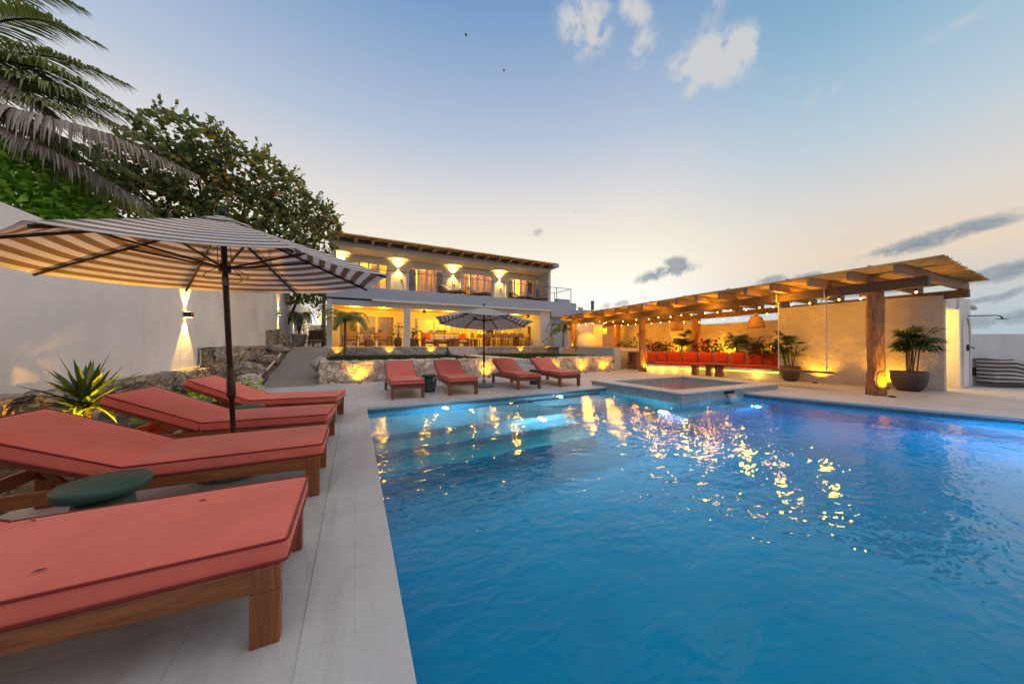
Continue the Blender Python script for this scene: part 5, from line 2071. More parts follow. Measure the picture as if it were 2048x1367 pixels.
for i, cnt in ((0, 2), (1, 2), (2, 5)):
    for q in range(cnt):
        t0, t1 = q / cnt + .015, (q + 1) / cnt - .015
        P = lambda L_, t_: Vector((L_[i][0] + (L_[i + 1][0] - L_[i][0]) * t_ - 12.68, L_[i][1] + (L_[i + 1][1] - L_[i][1]) * t_ - 8.6, 0))
        A, B, C, D = P(fr_, t0), P(fr_, t1), P(bk_, t1), P(bk_, t0)
        m = MB()
        nb_ = 8
        vs = []
        for face in (0, 1):
            for j in range(nb_ + 1):
                for k_ in range(nb_ + 1):
                    s_, h_ = k_ / nb_, j / nb_
                    pf = A.lerp(B, s_)
                    pb = D.lerp(C, s_)
                    bul = (1 - abs(2 * s_ - 1) ** 4) * (1 - abs(2 * h_ - 1) ** 4)
                    lean = h_ * .3
                    p = pf.lerp(pb, lean) if face == 0 else pf.lerp(pb, min(1, .62 + lean))
                    p = p + (pf - pb) * ((.20 if face == 0 else -.12) * bul)
                    dz = .012 * abs(2 * s_ - 1) ** 3
                    vs.append((p.x, p.y, .452 + .44 * h_ + (dz if h_ > .9 else 0)))
        w = nb_ + 1
        fs = [(j * w + k_, j * w + k_ + 1, (j + 1) * w + k_ + 1, (j + 1) * w + k_) for j in range(nb_) for k_ in range(nb_)]
        n1 = w * w
        fs += [tuple(n1 + v for v in reversed(f)) for f in fs]
        ring = [k_ for k_ in range(w)] + [j * w + nb_ for j in range(1, w)] + [nb_ * w + k_ for k_ in range(nb_ - 1, -1, -1)] + [j * w for j in range(nb_ - 1, 0, -1)]
        fs += [(ring[(x + 1) % len(ring)], ring[x], n1 + ring[x], n1 + ring[(x + 1) % len(ring)]) for x in range(len(ring))]
        m.add(vs, fs)
        m.build('back_cushion', M['orange'], sc, smooth=True, bevel=.02, seg=2)
for i in range(3):
    for q in (.25, .75):
        a = offs(F, -.02)
        x = a[i][0] + (a[i + 1][0] - a[i][0]) * q
        y = a[i][1] + (a[i + 1][1] - a[i][1]) * q
        lamp('POINT', 'strip_glow', (x, y, .16), 2.2 if i < 2 else 4.2, (1.0, .58, .06), .06)
# low tables before the sofa
ct = thing('low_table', 'dark wooden slab table, lower of the two before the orange sofa', 'table', (12.38, 8.15, 0), R(-72), 'slab tables before the orange sofa')
for nm, bx in (('top', (-.42, .42, -.24, .24, .37, .42)), ('leg', (-.34, -.16, -.18, .18, 0, .369)), ('leg', (.16, .34, -.18, .18, 0, .369))):
    m = MB()
    m.box(*bx)
    m.build(nm, M['teak'] if nm == 'top' else M['teak_z'], ct, bevel=.012)
ct = thing('low_table', 'dark wooden block table, taller of the two before the orange sofa', 'table', (12.48, 7.55, 0), R(-72), 'slab tables before the orange sofa')
m = MB()
m.box(-.38, .38, -.26, .26, .425, .475)
m.build('top', M['teak'], ct, bevel=.012)
m = MB()
m.lathe([(.17, 0), (.15, .03), (.17, .10), (.13, .2), (.17, .32), (.16, .424)], n=20)
m.build('pedestal', M['teak_z'], ct, smooth=True)

# planter and rear wall behind the sofa
bw2 = offs(F, 1.07)
plp = [bw2[3], bw2[2], bw2[1], (12.75, 10.95), tuple(PG(2.95, 7.9)[:2]), tuple(PG(2.95, 3.0)[:2])]
m = MB()
m.prism([(x - 13.8, y - 8) for x, y in plp], .0, .70)
tag(m.build('planter_bed', M['soil'], loc=(13.8, 8, 0)), 'soil bed behind the orange sofa holding the planting', 'planter')
rwl = thing('garden_wall', 'long plaster wall behind the sofa planting, bathed in amber light', 'wall', tuple(PG(3.0, 7)), PGY)
m = MB()
m.box(0, .2, -4.6, .35, 0, 2.16)
m.box(0.002, .2, .35, 9.0, 0, 2.95)
m.build('panel', M['trowel'], rwl, bevel=.015)
m = MB()
for y in (1.6, 3.4, 5.2):
    m.box(-.012, 0.0, y, y + .03, .8, 2.9)
m.build('joint_strip', M['stucco'], rwl)
# kitchen terrace
kt = thing('kitchen_terrace', 'raised white kitchen terrace wall beside the shorter lawn, ending in a square pier', 'wall', (11.0, 11.5, 0))
m = MB()
m.prism([(0.02, .05), (.36, -.02), (.50, .55), (1.65, 4.65), (1.30, 4.75), (.16, .55)], 0, 1.08)
m.build('side_wall', M['stucco2'], kt, bevel=.012)
m = MB()
m.prism([(.50, 1.25), (4.4, 1.25), (4.55, 6.6), (1.62, 6.6), (1.52, 4.2)], .3, 1.03)
m.build('floor', M['tile_floor'], kt)
m = MB()
m.prism([(.41, 1.10), (4.2, .95), (4.2, 1.248), (.45, 1.248)], 0, 1.02)
m.build('back_panel', M['stucco3'], kt)
bc = thing('bar_counter', 'pale stone counter with open knee space between the white pier and the tree trunk post', 'counter', (11.4, 11.5, 0))
m = MB()
m.prism([(.0, .0), (1.75, -.28), (1.9, .62), (.03, .70)], .86, .94)
m.build('top', M['coping'], bc, bevel=.01)
m = MB()
m.prism([(.98, .0), (1.30, -.1), (1.45, .60), (1.1, .64)], 0, .858)
m.build('cabinet', M['beam_x'], bc, bevel=.006)
tp = thing('tap', 'small black curved tap or bracket under the counter beside the dark cabinet', 'tap', (12.2, 11.75, .28))
m = MB()
m.tube([(-.16, 0, 0), (.10, 0, 0), (.10, 0, .35), (.02, 0, .42)], .025, 8)
m.build('pipe', M['black_metal'], tp, smooth=True)
# pizza oven on the terrace
p = on_plane(1178, 694, H(0, -1.6), hv)
po = at(1176, 694, 20.2)
ov = thing('pizza_oven', 'white domed pizza oven with a square chimney breast on the kitchen terrace', 'oven', (po.x, po.y, 1.06), -YAW)
m = MB()
m.lathe([(.86, 0), (.86, .15), (.80, .42), (.64, .68), (.40, .86), (.16, .94), (.0001, .95)], (-.05, 0, 0), 28)
m.build('dome', M['stucco3'], ov, smooth=True)
m = MB()
m.box(.28, .78, -.45, .25, 0, 1.36)
m.build('chimney_breast', M['stucco3'], ov, bevel=.03)
m = MB()
m.box(.781, 1.05, -.46, .24, .80, 1.15)
m.build('hood', M['stucco3'], ov, bevel=.04)
m = MB()
m.box(.781, .80, -.32, .12, .08, .62)
m.build('mouth', M['black_metal'], ov)
kw = thing('kitchen_wall', 'amber lit kitchen wall behind the pizza oven with a tall pale alcove', 'wall', tuple(at(1165, 690, 22.6) * 1.0)[:2] + (1.0,), -YAW + R(4))
m = MB()
m.box(-1.1, .75, 0, .2, 0, 1.95)
m.box(1.42, 1.52, -.4, .2, 0, 1.95)
m.box(1.52, 2.4, .0, .2, 0, 1.95)
m.box(.75, 1.42, .45, .6, 0, 1.95)
m.build('panel', M['stucco3'], kw, bevel=.01)
m = MB()
m.tube([(1.47, -.5, 0), (1.47, -.5, 1.95)], .028, 8)
m.build('pole', M['black_metal'], kw, smooth=True)
q = kw.matrix_basis @ Vector((1.08, .12, 1.75))
lamp('SPOT', 'alcove_lamp', q, 90, WARM2, .03, q + Vector((0, 0, -1)) + nrm * .15, 80, .3)
c = kw.matrix_basis @ Vector((-.2, -1.2, 1.6))
lamp('POINT', 'kitchen_glow', c, 42, AMBER, .1)
c = kw.matrix_basis @ Vector((1.9, -1.2, 1.6))
lamp('POINT', 'kitchen_glow', c, 36, AMBER, .1)
m = MB()
m.sphere((0, 0, 0), .05, 8)
t = thing('stair_lamp', 'small round lamp glowing on the stair parapet above the pergola roof', 'wall lamp', at(1154, 617.5, 24.0))
m.build('bulb', M['warm_bulb'], t, smooth=True)
m = MB()
m.beam((0, .0, .03), (.1, .25, .03), .04, .04)
m.build('bracket', M['steel'], t)

# ------------------------------------------------------------------ uplights
M['fix'] = M['dark_metal']


def uplight(label, p, target, e, cone=95, blend=.7, col=WARM, r=.045, group='ground spotlights'):
    t = thing('ground_spotlight', label, 'spotlight', p, 0, group)
    m = MB()
    m.lathe([(r * 1.3, -.01), (r * 1.35, .028), (r * .95, .030), (r * .9, .022)], n=14)
    m.build('housing', M['fix'], t, smooth=True)
    m = MB()
    m.lathe([(r * .9, .022), (.0001, .026)], n=14)
    m.build('lens', M['warm_lens'], t, smooth=True)
    lp_ = Vector(p) + Vector((0, 0, .05))
    lamp('SPOT', 'spotlight_lamp', lp_, e * 1.8, col, .02, target, cone, blend)


U = [('spotlight on the deck under the path end of the lower stone wall', (.12, 11.08, .004), (.10, 11.50, .5), 44),
     ('spotlight on the deck behind the small umbrella pole, under the stone wall', (4.45, 11.06, .004), (4.45, 11.5, .5), 44),
     ('spotlight under the shorter stone wall, hidden behind the last far lounger', (7.55, 11.16, .004), (7.5, 11.5, .5), 36),
     ('spotlight under the shorter stone wall, between the last far lounger and the white pier', (8.95, 11.06, .004), (8.95, 11.5, .5), 40),
     ('spotlight under the shorter stone wall nearest the white pier', (10.2, 11.06, .004), (10.2, 11.5, .5), 40)]
for lb, p, tg, e in U:
    uplight(lb, p, tg, e * .6, 95)
for lb, s_, e in (('spotlight in the lawn at the house corner behind the small palm', .5, 30), ('spotlight in the lawn below the tall potted plants', 3.05, 30), ('bright spotlight in the lawn below the outdoor sofa', 5.35, 44),
                  ('spotlight in the shorter lawn below the dining table', 11.4, 34)):
    p = H(s_, w2 - .24, .62)
    uplight(lb, p, p + hv * .22 + Vector((0, 0, .5)), e * .65, 85)
for lb, p, e in (('step light at the left edge of the upper garden steps behind the umbrella pole', (5.50, 17.3, .63), 6), ('step light at the right edge of the garden step landing', (6.9, 14.2, .63), 6), ('step light on the top garden step', tuple(H(7.0, w2 - .3, .93)), 6),
                 ('step light low on the garden steps beside the last far lounger', (6.56, 11.55, .42), 8)):
    uplight(lb, p, Vector(p) + Vector((.15, .1, 1)), e, 100)
p = PG(-.10, 7.14, .004)
uplight('spotlight at the foot of the tree trunk post beside the orange sofa', p, p + pu * .2 + pn * .06 + Vector((0, 0, .9)), 80, 80)
p = PG(-.16, -.33, .004)
uplight('spotlight at the foot of the thick tree trunk post nearest the pool', p, p + pu * .22 + pn * .10 + Vector((0, 0, .9)), 120, 80)
p = Vector((13.04, 4.92, .004))
uplight('spotlight on the deck under the swing seat', p, p + Vector((.22, 0, .7)), 46, 110)
p = Vector((13.12, 3.42, .004))
uplight('spotlight on the deck between the thick post and the bowl shaped pot', p, p + Vector((.26, 0, .7)), 46, 110)
p = PG(-.17, 13.0, 1.05)
uplight('spotlight at the foot of the tree trunk post beside the small right hand palm', p, p + pu * .1 + pn * .1 + Vector((0, 0, .9)), 26, 70)
p = H(13.55, w2 - .3, .62)
uplight('spotlight in the lawn at the trunk of the right hand small palm', p, p + Vector((.1, .1, 1)), 22, 90)
for i, (px, py) in enumerate(((1268, 694), (1345, 703), (1418, 705), (1448, 706), (1535, 709))):
    p = on_plane(px, py, PG(2.62, 0), pn)
    p.z = .72
    uplight('spotlight in the sofa planting, ' + ('behind the counter', 'before the first fan palm', 'below the red leaved plant', 'in the bright leaves between the fan palms', 'by the textured wall')[i], p, p + pn * .5 + Vector((0, 0, 1)), 60, 120)
    lamp('POINT', 'planting_glow', p + Vector((0, 0, .3)), 34, WARM, .1)
# the strong light among the plants behind the near loungers
p = Vector((-2.62, 5.22, bank_z(-2.62, 5.22) + .06))
uplight('spotlight behind the third near lounger, lighting wall, spiky plant and umbrella', p, p + Vector((.30, -.30, 1.0)), 130, 130, .35)
p = Vector((-2.45, 3.85, bank_z(-2.45, 3.85) + .06))
uplight('spotlight behind the second near lounger, throwing light on the white wall', p, p + Vector((-1.2, .2, .60)), 170, 70, .4, WARM2)
p = Vector((-2.45, 5.45, bank_z(-2.45, 5.45) + .05))
uplight('spotlight at the base of the spiky plant', p, p + Vector((-.5, -.2, .6)), 40, 130, .6)
# wall lamps of the boundary wall
updown((-3.698, 10.40, 1.93), (1, 0), 'up and down wall lamp on the white wall, the one nearest the loungers', 'wall lamps on the boundary wall', 200, 260, WARM2, 1.35, (66, 62))
updown((-3.698, 20.75, 2.86), (1, 0), 'up and down wall lamp on the white wall, at the top of the path', 'wall lamps on the boundary wall', 200, 240, WARM2, 1.35, (62, 58))

# ------------------------------------------------------------------ planting


def fan_leaf(f, p, d, size, rr_, n=7, w=.045):
    """a fan of narrow leaflets spreading from p about direction d"""
    d = Vector(d).normalized()
    sd = d.cross(Vector((0, 0, 1)))
    sd = sd.normalized() if sd.length > .1 else Vector((1, 0, 0))
    up = sd.cross(d)
    tone = rr_.random()
    for i in range(n):
        a = (i / (n - 1) - .5) * 2.5
        dd = d * math.cos(a) + sd * math.sin(a)
        L = size * (1 - .25 * abs(a) / 1.25) * rr_.uniform(.85, 1.1)
        e = p + dd * L + Vector((0, 0, -L * .22))
        f.strip([p, p + dd * L * .55 + up * .02, e], [w * .5, w, w * .15], up, min(1, max(0, tone + rr_.gauss(0, .12))))


def fan_palm(name, label, loc, h, spread, stems, seed, mat, pot=None, fans=7, size=.34, group=None, cat='plant', w=.045):
    t = thing(name, label, cat, loc, 0, group)
    rr_ = random.Random(seed)
    z0 = 0.0
    if pot:
        r, ph, mt = pot
        m = MB()
        prof = [(r * .45, 0), (r * .62, ph * .05), (r * .85, ph * .28), (r * .96, ph * .58), (r, ph), (r * .93, ph), (r * .90, ph * .9), (.0001, ph * .88)]
        m.lathe(prof, n=36)
        m.build('pot', mt, t, smooth=True)
        z0 = ph * .85
    f, s_ = MB(), MB()
    for i in range(stems):
        a = rr_.uniform(0, 6.28)
        b = rr_.uniform(.02, .14)
        top = Vector((math.cos(a) * spread * rr_.uniform(.05, .5), math.sin(a) * spread * rr_.uniform(.05, .5), z0 + (h - z0) * rr_.uniform(.55, .80)))
        bs = Vector((math.cos(a) * b, math.sin(a) * b, z0))
        s_.tube([bs, bs.lerp(top, .5) + Vector((0, 0, .04)), top], [.014, .013, .010], 6)
        for q in range(fans):
            aa = rr_.uniform(0, 6.28)
            el = rr_.uniform(-.25, 1.1)
            d = Vector((math.cos(aa) * math.cos(el), math.sin(aa) * math.cos(el), math.sin(el)))
            st_ = top - Vector((0, 0, rr_.uniform(0, (h - z0) * .28)))
            pe_ = st_ + d * rr_.uniform(.10, .24)
            s_.tube([st_, pe_], [.005, .004], 4, False)
            fan_leaf(f, pe_, d, size * rr_.uniform(.75, 1.1), rr_, 8, w)
    f.build('foliage', mat, t)
    s_.build('stem', M['branch'], t, smooth=True)
    return t


fan_palm('potted_palm', 'bushy fan palm in a dark bowl pot beside the thick tree trunk post', (13.02, 3.00, 0), 1.72, .62, 7, 5, M['lady'], (.335, .51, M['pot']), 8, .34, 'fan palms in dark bowls', 'potted plant')
fan_palm('potted_palm', 'airy fan palm in a dark bowl pot behind the swing rope', (13.02, 5.55, 0), 1.70, .75, 6, 8, M['lady'], (.27, .49, M['pot']), 6, .36, 'fan palms in dark bowls', 'potted plant')


def planted(px, py, off, z=.70):
    p = on_plane(px, py, PG(off, 0), pn)
    p.z = z
    return p


fan_palm('fan_palm', 'dark fan palm in the planter beside the rear tree trunk post', planted(1362, 700, 2.55), 1.25, .7, 5, 31, M['lady'], None, 7, .42)
fan_palm('fan_palm', 'dark fan palm in the planter above the middle sofa cushions', planted(1478, 705, 2.5), 1.15, .6, 5, 32, M['lady'], None, 7, .38)


def rosette(name, label, loc, n, length, w, mat, seed, up=.9, cat='plant', h0=.05, group=None, droop=.25):
    t = thing(name, label, cat, loc, 0, group)
    rr_ = random.Random(seed)
    f = MB()
    for i in range(n):
        a = rr_.uniform(0, 6.28)
        el = rr_.uniform(-.1, 1.35) * up
        L = length * rr_.uniform(.65, 1.1)
        d = Vector((math.cos(a) * math.cos(el), math.sin(a) * math.cos(el), math.sin(el)))
        p = Vector((0, 0, h0 + rr_.uniform(0, .12)))
        dr = droop * (1 - math.sin(max(0, el)) * .7) * rr_.uniform(.3, 1.3)
        pts = [p, p + d * L * .35 + Vector((0, 0, .02)), p + d * L * .7 - Vector((0, 0, L * dr * .3)), p + d * L - Vector((0, 0, L * dr))]
        f.strip(pts, [w * .6, w, w * .75, w * .05], (0, 0, 1), rr_.random())
    f.build('foliage', mat, t)
    m = MB()
    m.tube([(0, 0, -.12), (0, 0, h0 + .1)], [.05, .035], 8)
    m.build('stem', M['branch'], t)
    return t


rosette('yucca_plant', 'large spiky leaved plant behind the near loungers, lit yellow from below', (-2.86, 5.62, .26), 74, .66, .066, M['spike'], 4, 1.0, h0=.12)
rosette('yucca_plant', 'lower sprawling spiky plant behind the second near lounger', (-3.0, 4.7, .15), 26, .60, .055, M['spike'], 14, .55, h0=.06)


def leafy_clump(name, label, loc, r, h, n, leaf, mat, seed, cat='plant', round_=False, group=None, kind=None):
    t = thing(name, label, cat, loc, 0, group)
    rr_ = random.Random(seed)
    f, s_ = MB(), MB()
    for i in range(n):
        a, q = rr_.uniform(0, 6.28), math.sqrt(rr_.random())
        p = Vector((math.cos(a) * q * r, math.sin(a) * q * r, h * rr_.uniform(.12, 1.0) * (1 - .55 * q * q)))
        d = Vector((math.cos(a) * .8, math.sin(a) * .8, rr_.uniform(-.3, 1)))
        (f.disc_leaf if round_ else f.leaf)(p, d, Vector((rr_.gauss(0, .4), rr_.gauss(0, .4), 1)), leaf * rr_.uniform(.7, 1.2), leaf * rr_.uniform(.35, .5), rr_.random())
    for i in range(6):
        a = rr_.uniform(0, 6.28)
        s_.tube([(0, 0, -.03), (math.cos(a) * r * .3, math.sin(a) * r * .3, h * .45), (math.cos(a) * r * .6, math.sin(a) * r * .6, h * .75)], [.012, .009, .005], 5)
    f.build('foliage', mat, t)
    s_.build('stem', M['branch'], t)
    return t


PLT = [(1250, 702, 2.55, .45, .75, 90, .26, 'mixed', 'dark leafy plant in the planter over the counter, nearest the kitchen post'), (1278, 700, 2.6, .45, 1.15, 150, .22, 'mixed', 'brightly lit bush in the planter just before the front tree trunk post'),
       (1306, 703, 2.5, .35, .8, 70, .3, 'red_leaf', 'dark purple leaved plant just past the front tree trunk post'), (1328, 704, 2.55, .45, .62, 110, .2, 'mixed', 'low lit bush in front of the first fan palm'),
       (1342, 703, 2.6, .3, .7, 60, .26, 'red_leaf', 'red leaved plant beside the first fan palm'), (1408, 706, 2.5, .4, .95, 80, .34, 'red_leaf', 'red leaved plant just past the rear tree trunk post'),
       (1425, 706, 2.55, .4, .62, 110, .2, 'mixed', 'yellow green bush below the red leaved plant'), (1445, 706, 2.6, .4, .8, 100, .22, 'mixed', 'yellow green bush between the red plant and the second fan palm'),
       (1508, 708, 2.55, .4, .75, 90, .28, 'mixed', 'broad leaved dark plant past the pale round urn'), (1530, 709, 2.5, .4, .8, 90, .26, 'red_leaf', 'reddish plant in the planter near the textured wall'),
       (1548, 710, 2.55, .4, .6, 110, .2, 'mixed', 'brightly lit low bush against the textured wall')]
for i, (px, py, off, r, h, n_, lf, mt, lb) in enumerate(PLT):
    leafy_clump('shrub', lb, planted(px, py, off), r, h, n_, lf, M[mt], 60 + i)
m = MB()
m.lathe([(.12, 0), (.24, .12), (.28, .30), (.22, .46), (.17, .52), (.19, .56)], n=24)
tag(m.build('urn', M['pot_white'], smooth=True, loc=planted(1487, 706, 2.75)), 'pale round urn among the plants above the sofa cushions', 'urn')
# ground cover behind the near loungers
for i, (x, y, lb) in enumerate(((-2.55, 7.3, 'low green ground plant between the third and fourth near loungers'), (-2.9, 8.2, 'low green ground plant behind the fourth near lounger'), (-2.45, 10.0, 'small green plant beside the flat stone behind the umbrella pole'), (-2.35, 6.3, 'low green plant at the head of the third near lounger'))):
    leafy_clump('ground_plant', lb, (x, y, .1), .36, .26, 80, .13, M['bush'], 90 + i, cat='plant')


def frond(f, sp, pts, L, n, mat_bias, rr_, hang=.6, w=.034, flat=0.0, taper=.35, dens=1.0):
    """a palm frond: a curved spine with drooping leaflets both sides; pts = 4 control points of the spine"""
    P0, P1, P2, P3 = [Vector(p) for p in pts]

    def bez(t):
        # Catmull-Rom like blend through the four points
        if t < 1 / 3:
            a, b, c, d, u = P0 * 2 - P1, P0, P1, P2, t * 3
        elif t < 2 / 3:
            a, b, c, d, u = P0, P1, P2, P3, t * 3 - 1
        else:
            a, b, c, d, u = P1, P2, P3, P3 * 2 - P2, t * 3 - 2
        return .5 * ((2 * b) + (c - a) * u + (2 * a - 5 * b + 4 * c - d) * u * u + (3 * b - a - 3 * c + d) * u ** 3)
    spine = [bez(i / 24) for i in range(25)]
    sp.tube(spine, [.026 * (1 - i / 24 * .85) * (w / .034) + .002 for i in range(25)], 5)
    for i in range(n):
        t = .10 + .90 * i / n
        p = bez(t)
        d = (bez(min(1, t + .02)) - bez(max(0, t - .02))).normalized()
        sd = d.cross(Vector((0, 0, 1)))
        sd = sd.normalized() if sd.length > .05 else Vector((1, 0, 0))
        up = sd.cross(d)
        ll = L * (math.sin(PI * min(1, .16 + t * .80)) ** .7) * (1 - taper * t)
        for sg in (-1, 1):
            if rr_.random() > dens:
                continue
            fwd = .45 + .75 * t
            dr = sd * sg * (1 - .15 * t) + d * fwd + up * rr_.uniform(.05, .30)
            dr.normalize()
            l2 = ll * rr_.uniform(.82, 1.1)
            hg = hang * rr_.uniform(.6, 1.3)
            a = p + dr * l2 * .42 - Vector((0, 0, l2 * hg * .12))
            b = p + dr * l2 * .75 - Vector((0, 0, l2 * hg * .42))
            c = p + dr * l2 * .95 - Vector((0, 0, l2 * hg * .85))
            f.strip([p, a, b, c], [w * .55, w, w * .75, w * .1], up, min(1, max(0, mat_bias + rr_.gauss(0, .16))))


# coconut palm whose fronds hang into the picture; its trunk stands left of the frame behind the wall
cr = at(-170, 120, 6.6)
cp = thing('coconut_palm', 'tall coconut palm behind the white wall, only its drooping fronds in view', 'palm tree', (cr.x, cr.y, 0))
o0 = Vector((cr.x, cr.y, 0))
rr = random.Random(5)
FR = [([(-150, 110, 6.6), (-20, 48, 6.6), (90, 42, 6.7), (205, 92, 6.8)], .85, 74, .46, .35, 'palm'),
      ([(-150, 90, 6.9), (-40, -20, 7.0), (70, -25, 7.0), (170, 20, 7.1)], .9, 70, .3, .4, 'palm'),
      ([(-150, 120, 6.4), (0, 122, 6.3), (150, 160, 6.5), (325, 262, 6.8)], 1.05, 104, .46, .5, 'palm'),
      ([(-150, 130, 6.2), (0, 150, 6.1), (150, 190, 6.3), (300, 250, 6.6)], .95, 90, .34, .6, 'palm'),
      ([(-150, 140, 6.0), (10, 190, 6.0), (130, 215, 6.1), (285, 268, 6.4)], .62, 90, .78, .8, 'palm'),
      ([(-150, 160, 5.8), (40, 222, 5.8), (220, 270, 6.0), (396, 350, 6.4)], .56, 120, .60, 1.35, 'palm_dry'),
      ([(-150, 180, 5.7), (30, 268, 5.7), (160, 330, 5.9), (275, 400, 6.1)], .52, 84, .35, 1.1, 'palm_dry'),
      ([(-140, 190, 6.2), (80, 300, 6.2), (200, 362, 6.3), (330, 445, 6.5)], .56, 96, .66, 1.3, 'palm'),
      ([(-140, 180, 6.5), (70, 290, 6.4), (180, 340, 6.5), (300, 410, 6.7)], .56, 86, .3, 1.2, 'palm_dry'),
      ([(-150, 130, 7.2), (0, 170, 7.3), (110, 175, 7.4), (215, 215, 7.6)], .9, 76, .2, .7, 'palm'),
      ([(-150, 150, 7.0), (10, 230, 7.1), (90, 270, 7.2), (190, 330, 7.3)], .60, 76, .12, 1.0, 'palm'),
      ([(-150, 120, 7.0), (-20, 200, 7.0), (60, 240, 7.0), (130, 300, 7.1)], .95, 76, .15, .8, 'palm'),
      ([(-150, 115, 6.6), (0, 105, 6.6), (130, 120, 6.7), (262, 172, 6.9)], .85, 84, .5, .5, 'palm'),
      ([(-150, 140, 6.8), (10, 175, 6.8), (140, 200, 6.9), (305, 290, 7.1)], .85, 84, .4, .7, 'palm'),
      ([(-150, 160, 6.9), (20, 240, 6.9), (140, 280, 7.0), (268, 345, 7.2)], .75, 80, .45, .9, 'palm'),
      ([(-150, 100, 6.6), (-40, 90, 6.6), (50, 130, 6.6), (150, 190, 6.8)], .95, 76, .2, .5, 'palm'),
      ([(-150, 90, 6.2), (-60, 100, 6.0), (40, 180, 5.9), (120, 240, 6.0)], .60, 66, .1, .9, 'palm_dry')]
for pts, L, n_, bias, hang, mt in FR:
    f, s_ = MB(), MB()
    frond(f, s_, [at(*p) - o0 for p in pts], L, n_, bias, rr, hang, .040)
    fo = f.build('frond', M[mt], cp)
    s_.build('spine', M['spike'] if mt == 'palm' else M['branch'], fo, smooth=True)
for i in range(8):                                                  # the far side of its crown, left of the frame
    a = R(115 + i * 27)
    d = Vector((math.cos(a), math.sin(a), 0))
    el = (.2, .7, -.1, .5)[i % 4]
    top = cr - o0
    f, s_ = MB(), MB()
    frond(f, s_, [top, top + d * .9 + Vector((0, 0, .7 * el + .3)), top + d * 1.8 + Vector((0, 0, .9 * el + .1)), top + d * 2.6 + Vector((0, 0, .6 * el - .7))], .85, 64, .4, rr, .8, .040)
    fo = f.build('frond', M['palm'], cp)
    s_.build('spine', M['spike'], fo, smooth=True)
m = MB()
m.tube([(0, 0, -.3), (.25, .1, 2), (.1, .05, 4), (0, 0, cr.z + .02)], [.2, .16, .14, .10], 14)
m.build('trunk', M['trunk'], cp, smooth=True)


def crown_leaves(f, centers, per, leaf, rr_, shape, wfac=1.0, cut=None):
    for (c, r, sq) in centers:
        n = int(per * r * r)
        k_ = 0
        while k_ < n:
            v = Vector((rr_.gauss(0, 1), rr_.gauss(0, 1), rr_.gauss(0, 1))).normalized()
            q = r * (rr_.uniform(.55, 1.0) ** .6)
            nz = 1 + .28 * mnoise.noise(v * 2.2 + c)
            p = c + Vector((v.x * q * nz, v.y * q * nz, v.z * q * nz * sq))
            k_ += 1
            if mnoise.noise(p * 1.6) < -.28:
                continue
            d = (v + Vector((rr_.gauss(0, .6), rr_.gauss(0, .6), rr_.gauss(0, .6) - .2))).normalized()
            nr = Vector((rr_.gauss(0, .7), rr_.gauss(0, .7), 1))
            l = leaf * rr_.uniform(.65, 1.2)
            (f.disc_leaf if shape == 'disc' else f.leaf)(p, d, nr, l, l * (.9 if shape == 'disc' else .45) * wfac, rr_.random())


# sea grape tree behind the wall
sg_c = at(470, 470, 11)
sg_t = thing('sea_grape_tree', 'wide sea grape tree with round leaves leaning over the white wall', 'tree', (sg_c.x, sg_c.y, 0))
o0 = Vector((sg_c.x, sg_c.y, 0))
CL = [(330, 262, 9.2, .62), (385, 288, 9.6, .85), (445, 318, 10.2, .95), (505, 350, 10.8, 1.0), (560, 388, 11.6, .95), (608, 425, 12.4, .85), (640, 432, 13, .62), (655, 455, 13.5, .5), (600, 470, 12.5, .8), (545, 450, 11.5, .9),
      (485, 420, 10.6, .95), (430, 390, 10, .95), (370, 350, 9.5, .9), (300, 320, 9.2, .8), (255, 330, 9.0, .75), (300, 390, 9.2, .75), (240, 400, 9, .75), (350, 420, 9.4, .75), (410, 450, 9.8, .7), (480, 470, 10.6, .7), (640, 490, 13.4, .5),
      (590, 510, 12.6, .5), (200, 340, 8.8, .7), (160, 420, 8.6, .6), (150, 330, 8.8, .6), (540, 500, 11.5, .6), (80, 320, 8.8, .7), (60, 400, 8.8, .7)]
f = MB()
rr = random.Random(9)
crown_leaves(f, [(at(x, y, d) - o0, r, .85) for x, y, d, r in CL], 800, .145, rr, 'disc')
# sprigs standing out of the outline
for i in range(60):
    x, y, d, r = CL[rr.randrange(0, 9)]
    c = at(x, y, d) - o0
    v = Vector((rr.uniform(-.2, 1), rr.uniform(-.6, .6), rr.uniform(.2, 1))).normalized()
    for q in range(7):
        p = c + v * (r * .85 + q * .055)
        f.disc_leaf(p, (v + Vector((rr.gauss(0, .8), rr.gauss(0, .8), rr.gauss(0, .4)))).normalized(), (rr.gauss(0, .5), rr.gauss(0, .5), 1), .10 * rr.uniform(.6, 1.1), .085, rr.random())
f.build('crown', M['grape'], sg_t)
f, s_ = MB(), MB()
for (x, y, d, r) in CL:
    e = at(x, y, d) - o0
    b = Vector((-.6 + .3 * rr.random(), .2, 2.6))
    s_.tube([b, b.lerp(e, .5) + Vector((rr.gauss(0, .15), rr.gauss(0, .15), .25)), e], [.07, .04, .012], 6)
    for q in range(3):
        e2 = e + Vector((rr.gauss(0, .5), rr.gauss(0, .5), rr.gauss(.1, .4))) * r
        s_.tube([b.lerp(e, .75), e2], [.02, .006], 5)
s_.build('branch', M['branch'], sg_t, smooth=True)
m = MB()
m.tube([(-.8, .3, -.2), (-.7, .25, 1.4), (-.6, .2, 2.7)], [.24, .18, .13], 12)
m.build('trunk', M['branch'], sg_t, smooth=True)

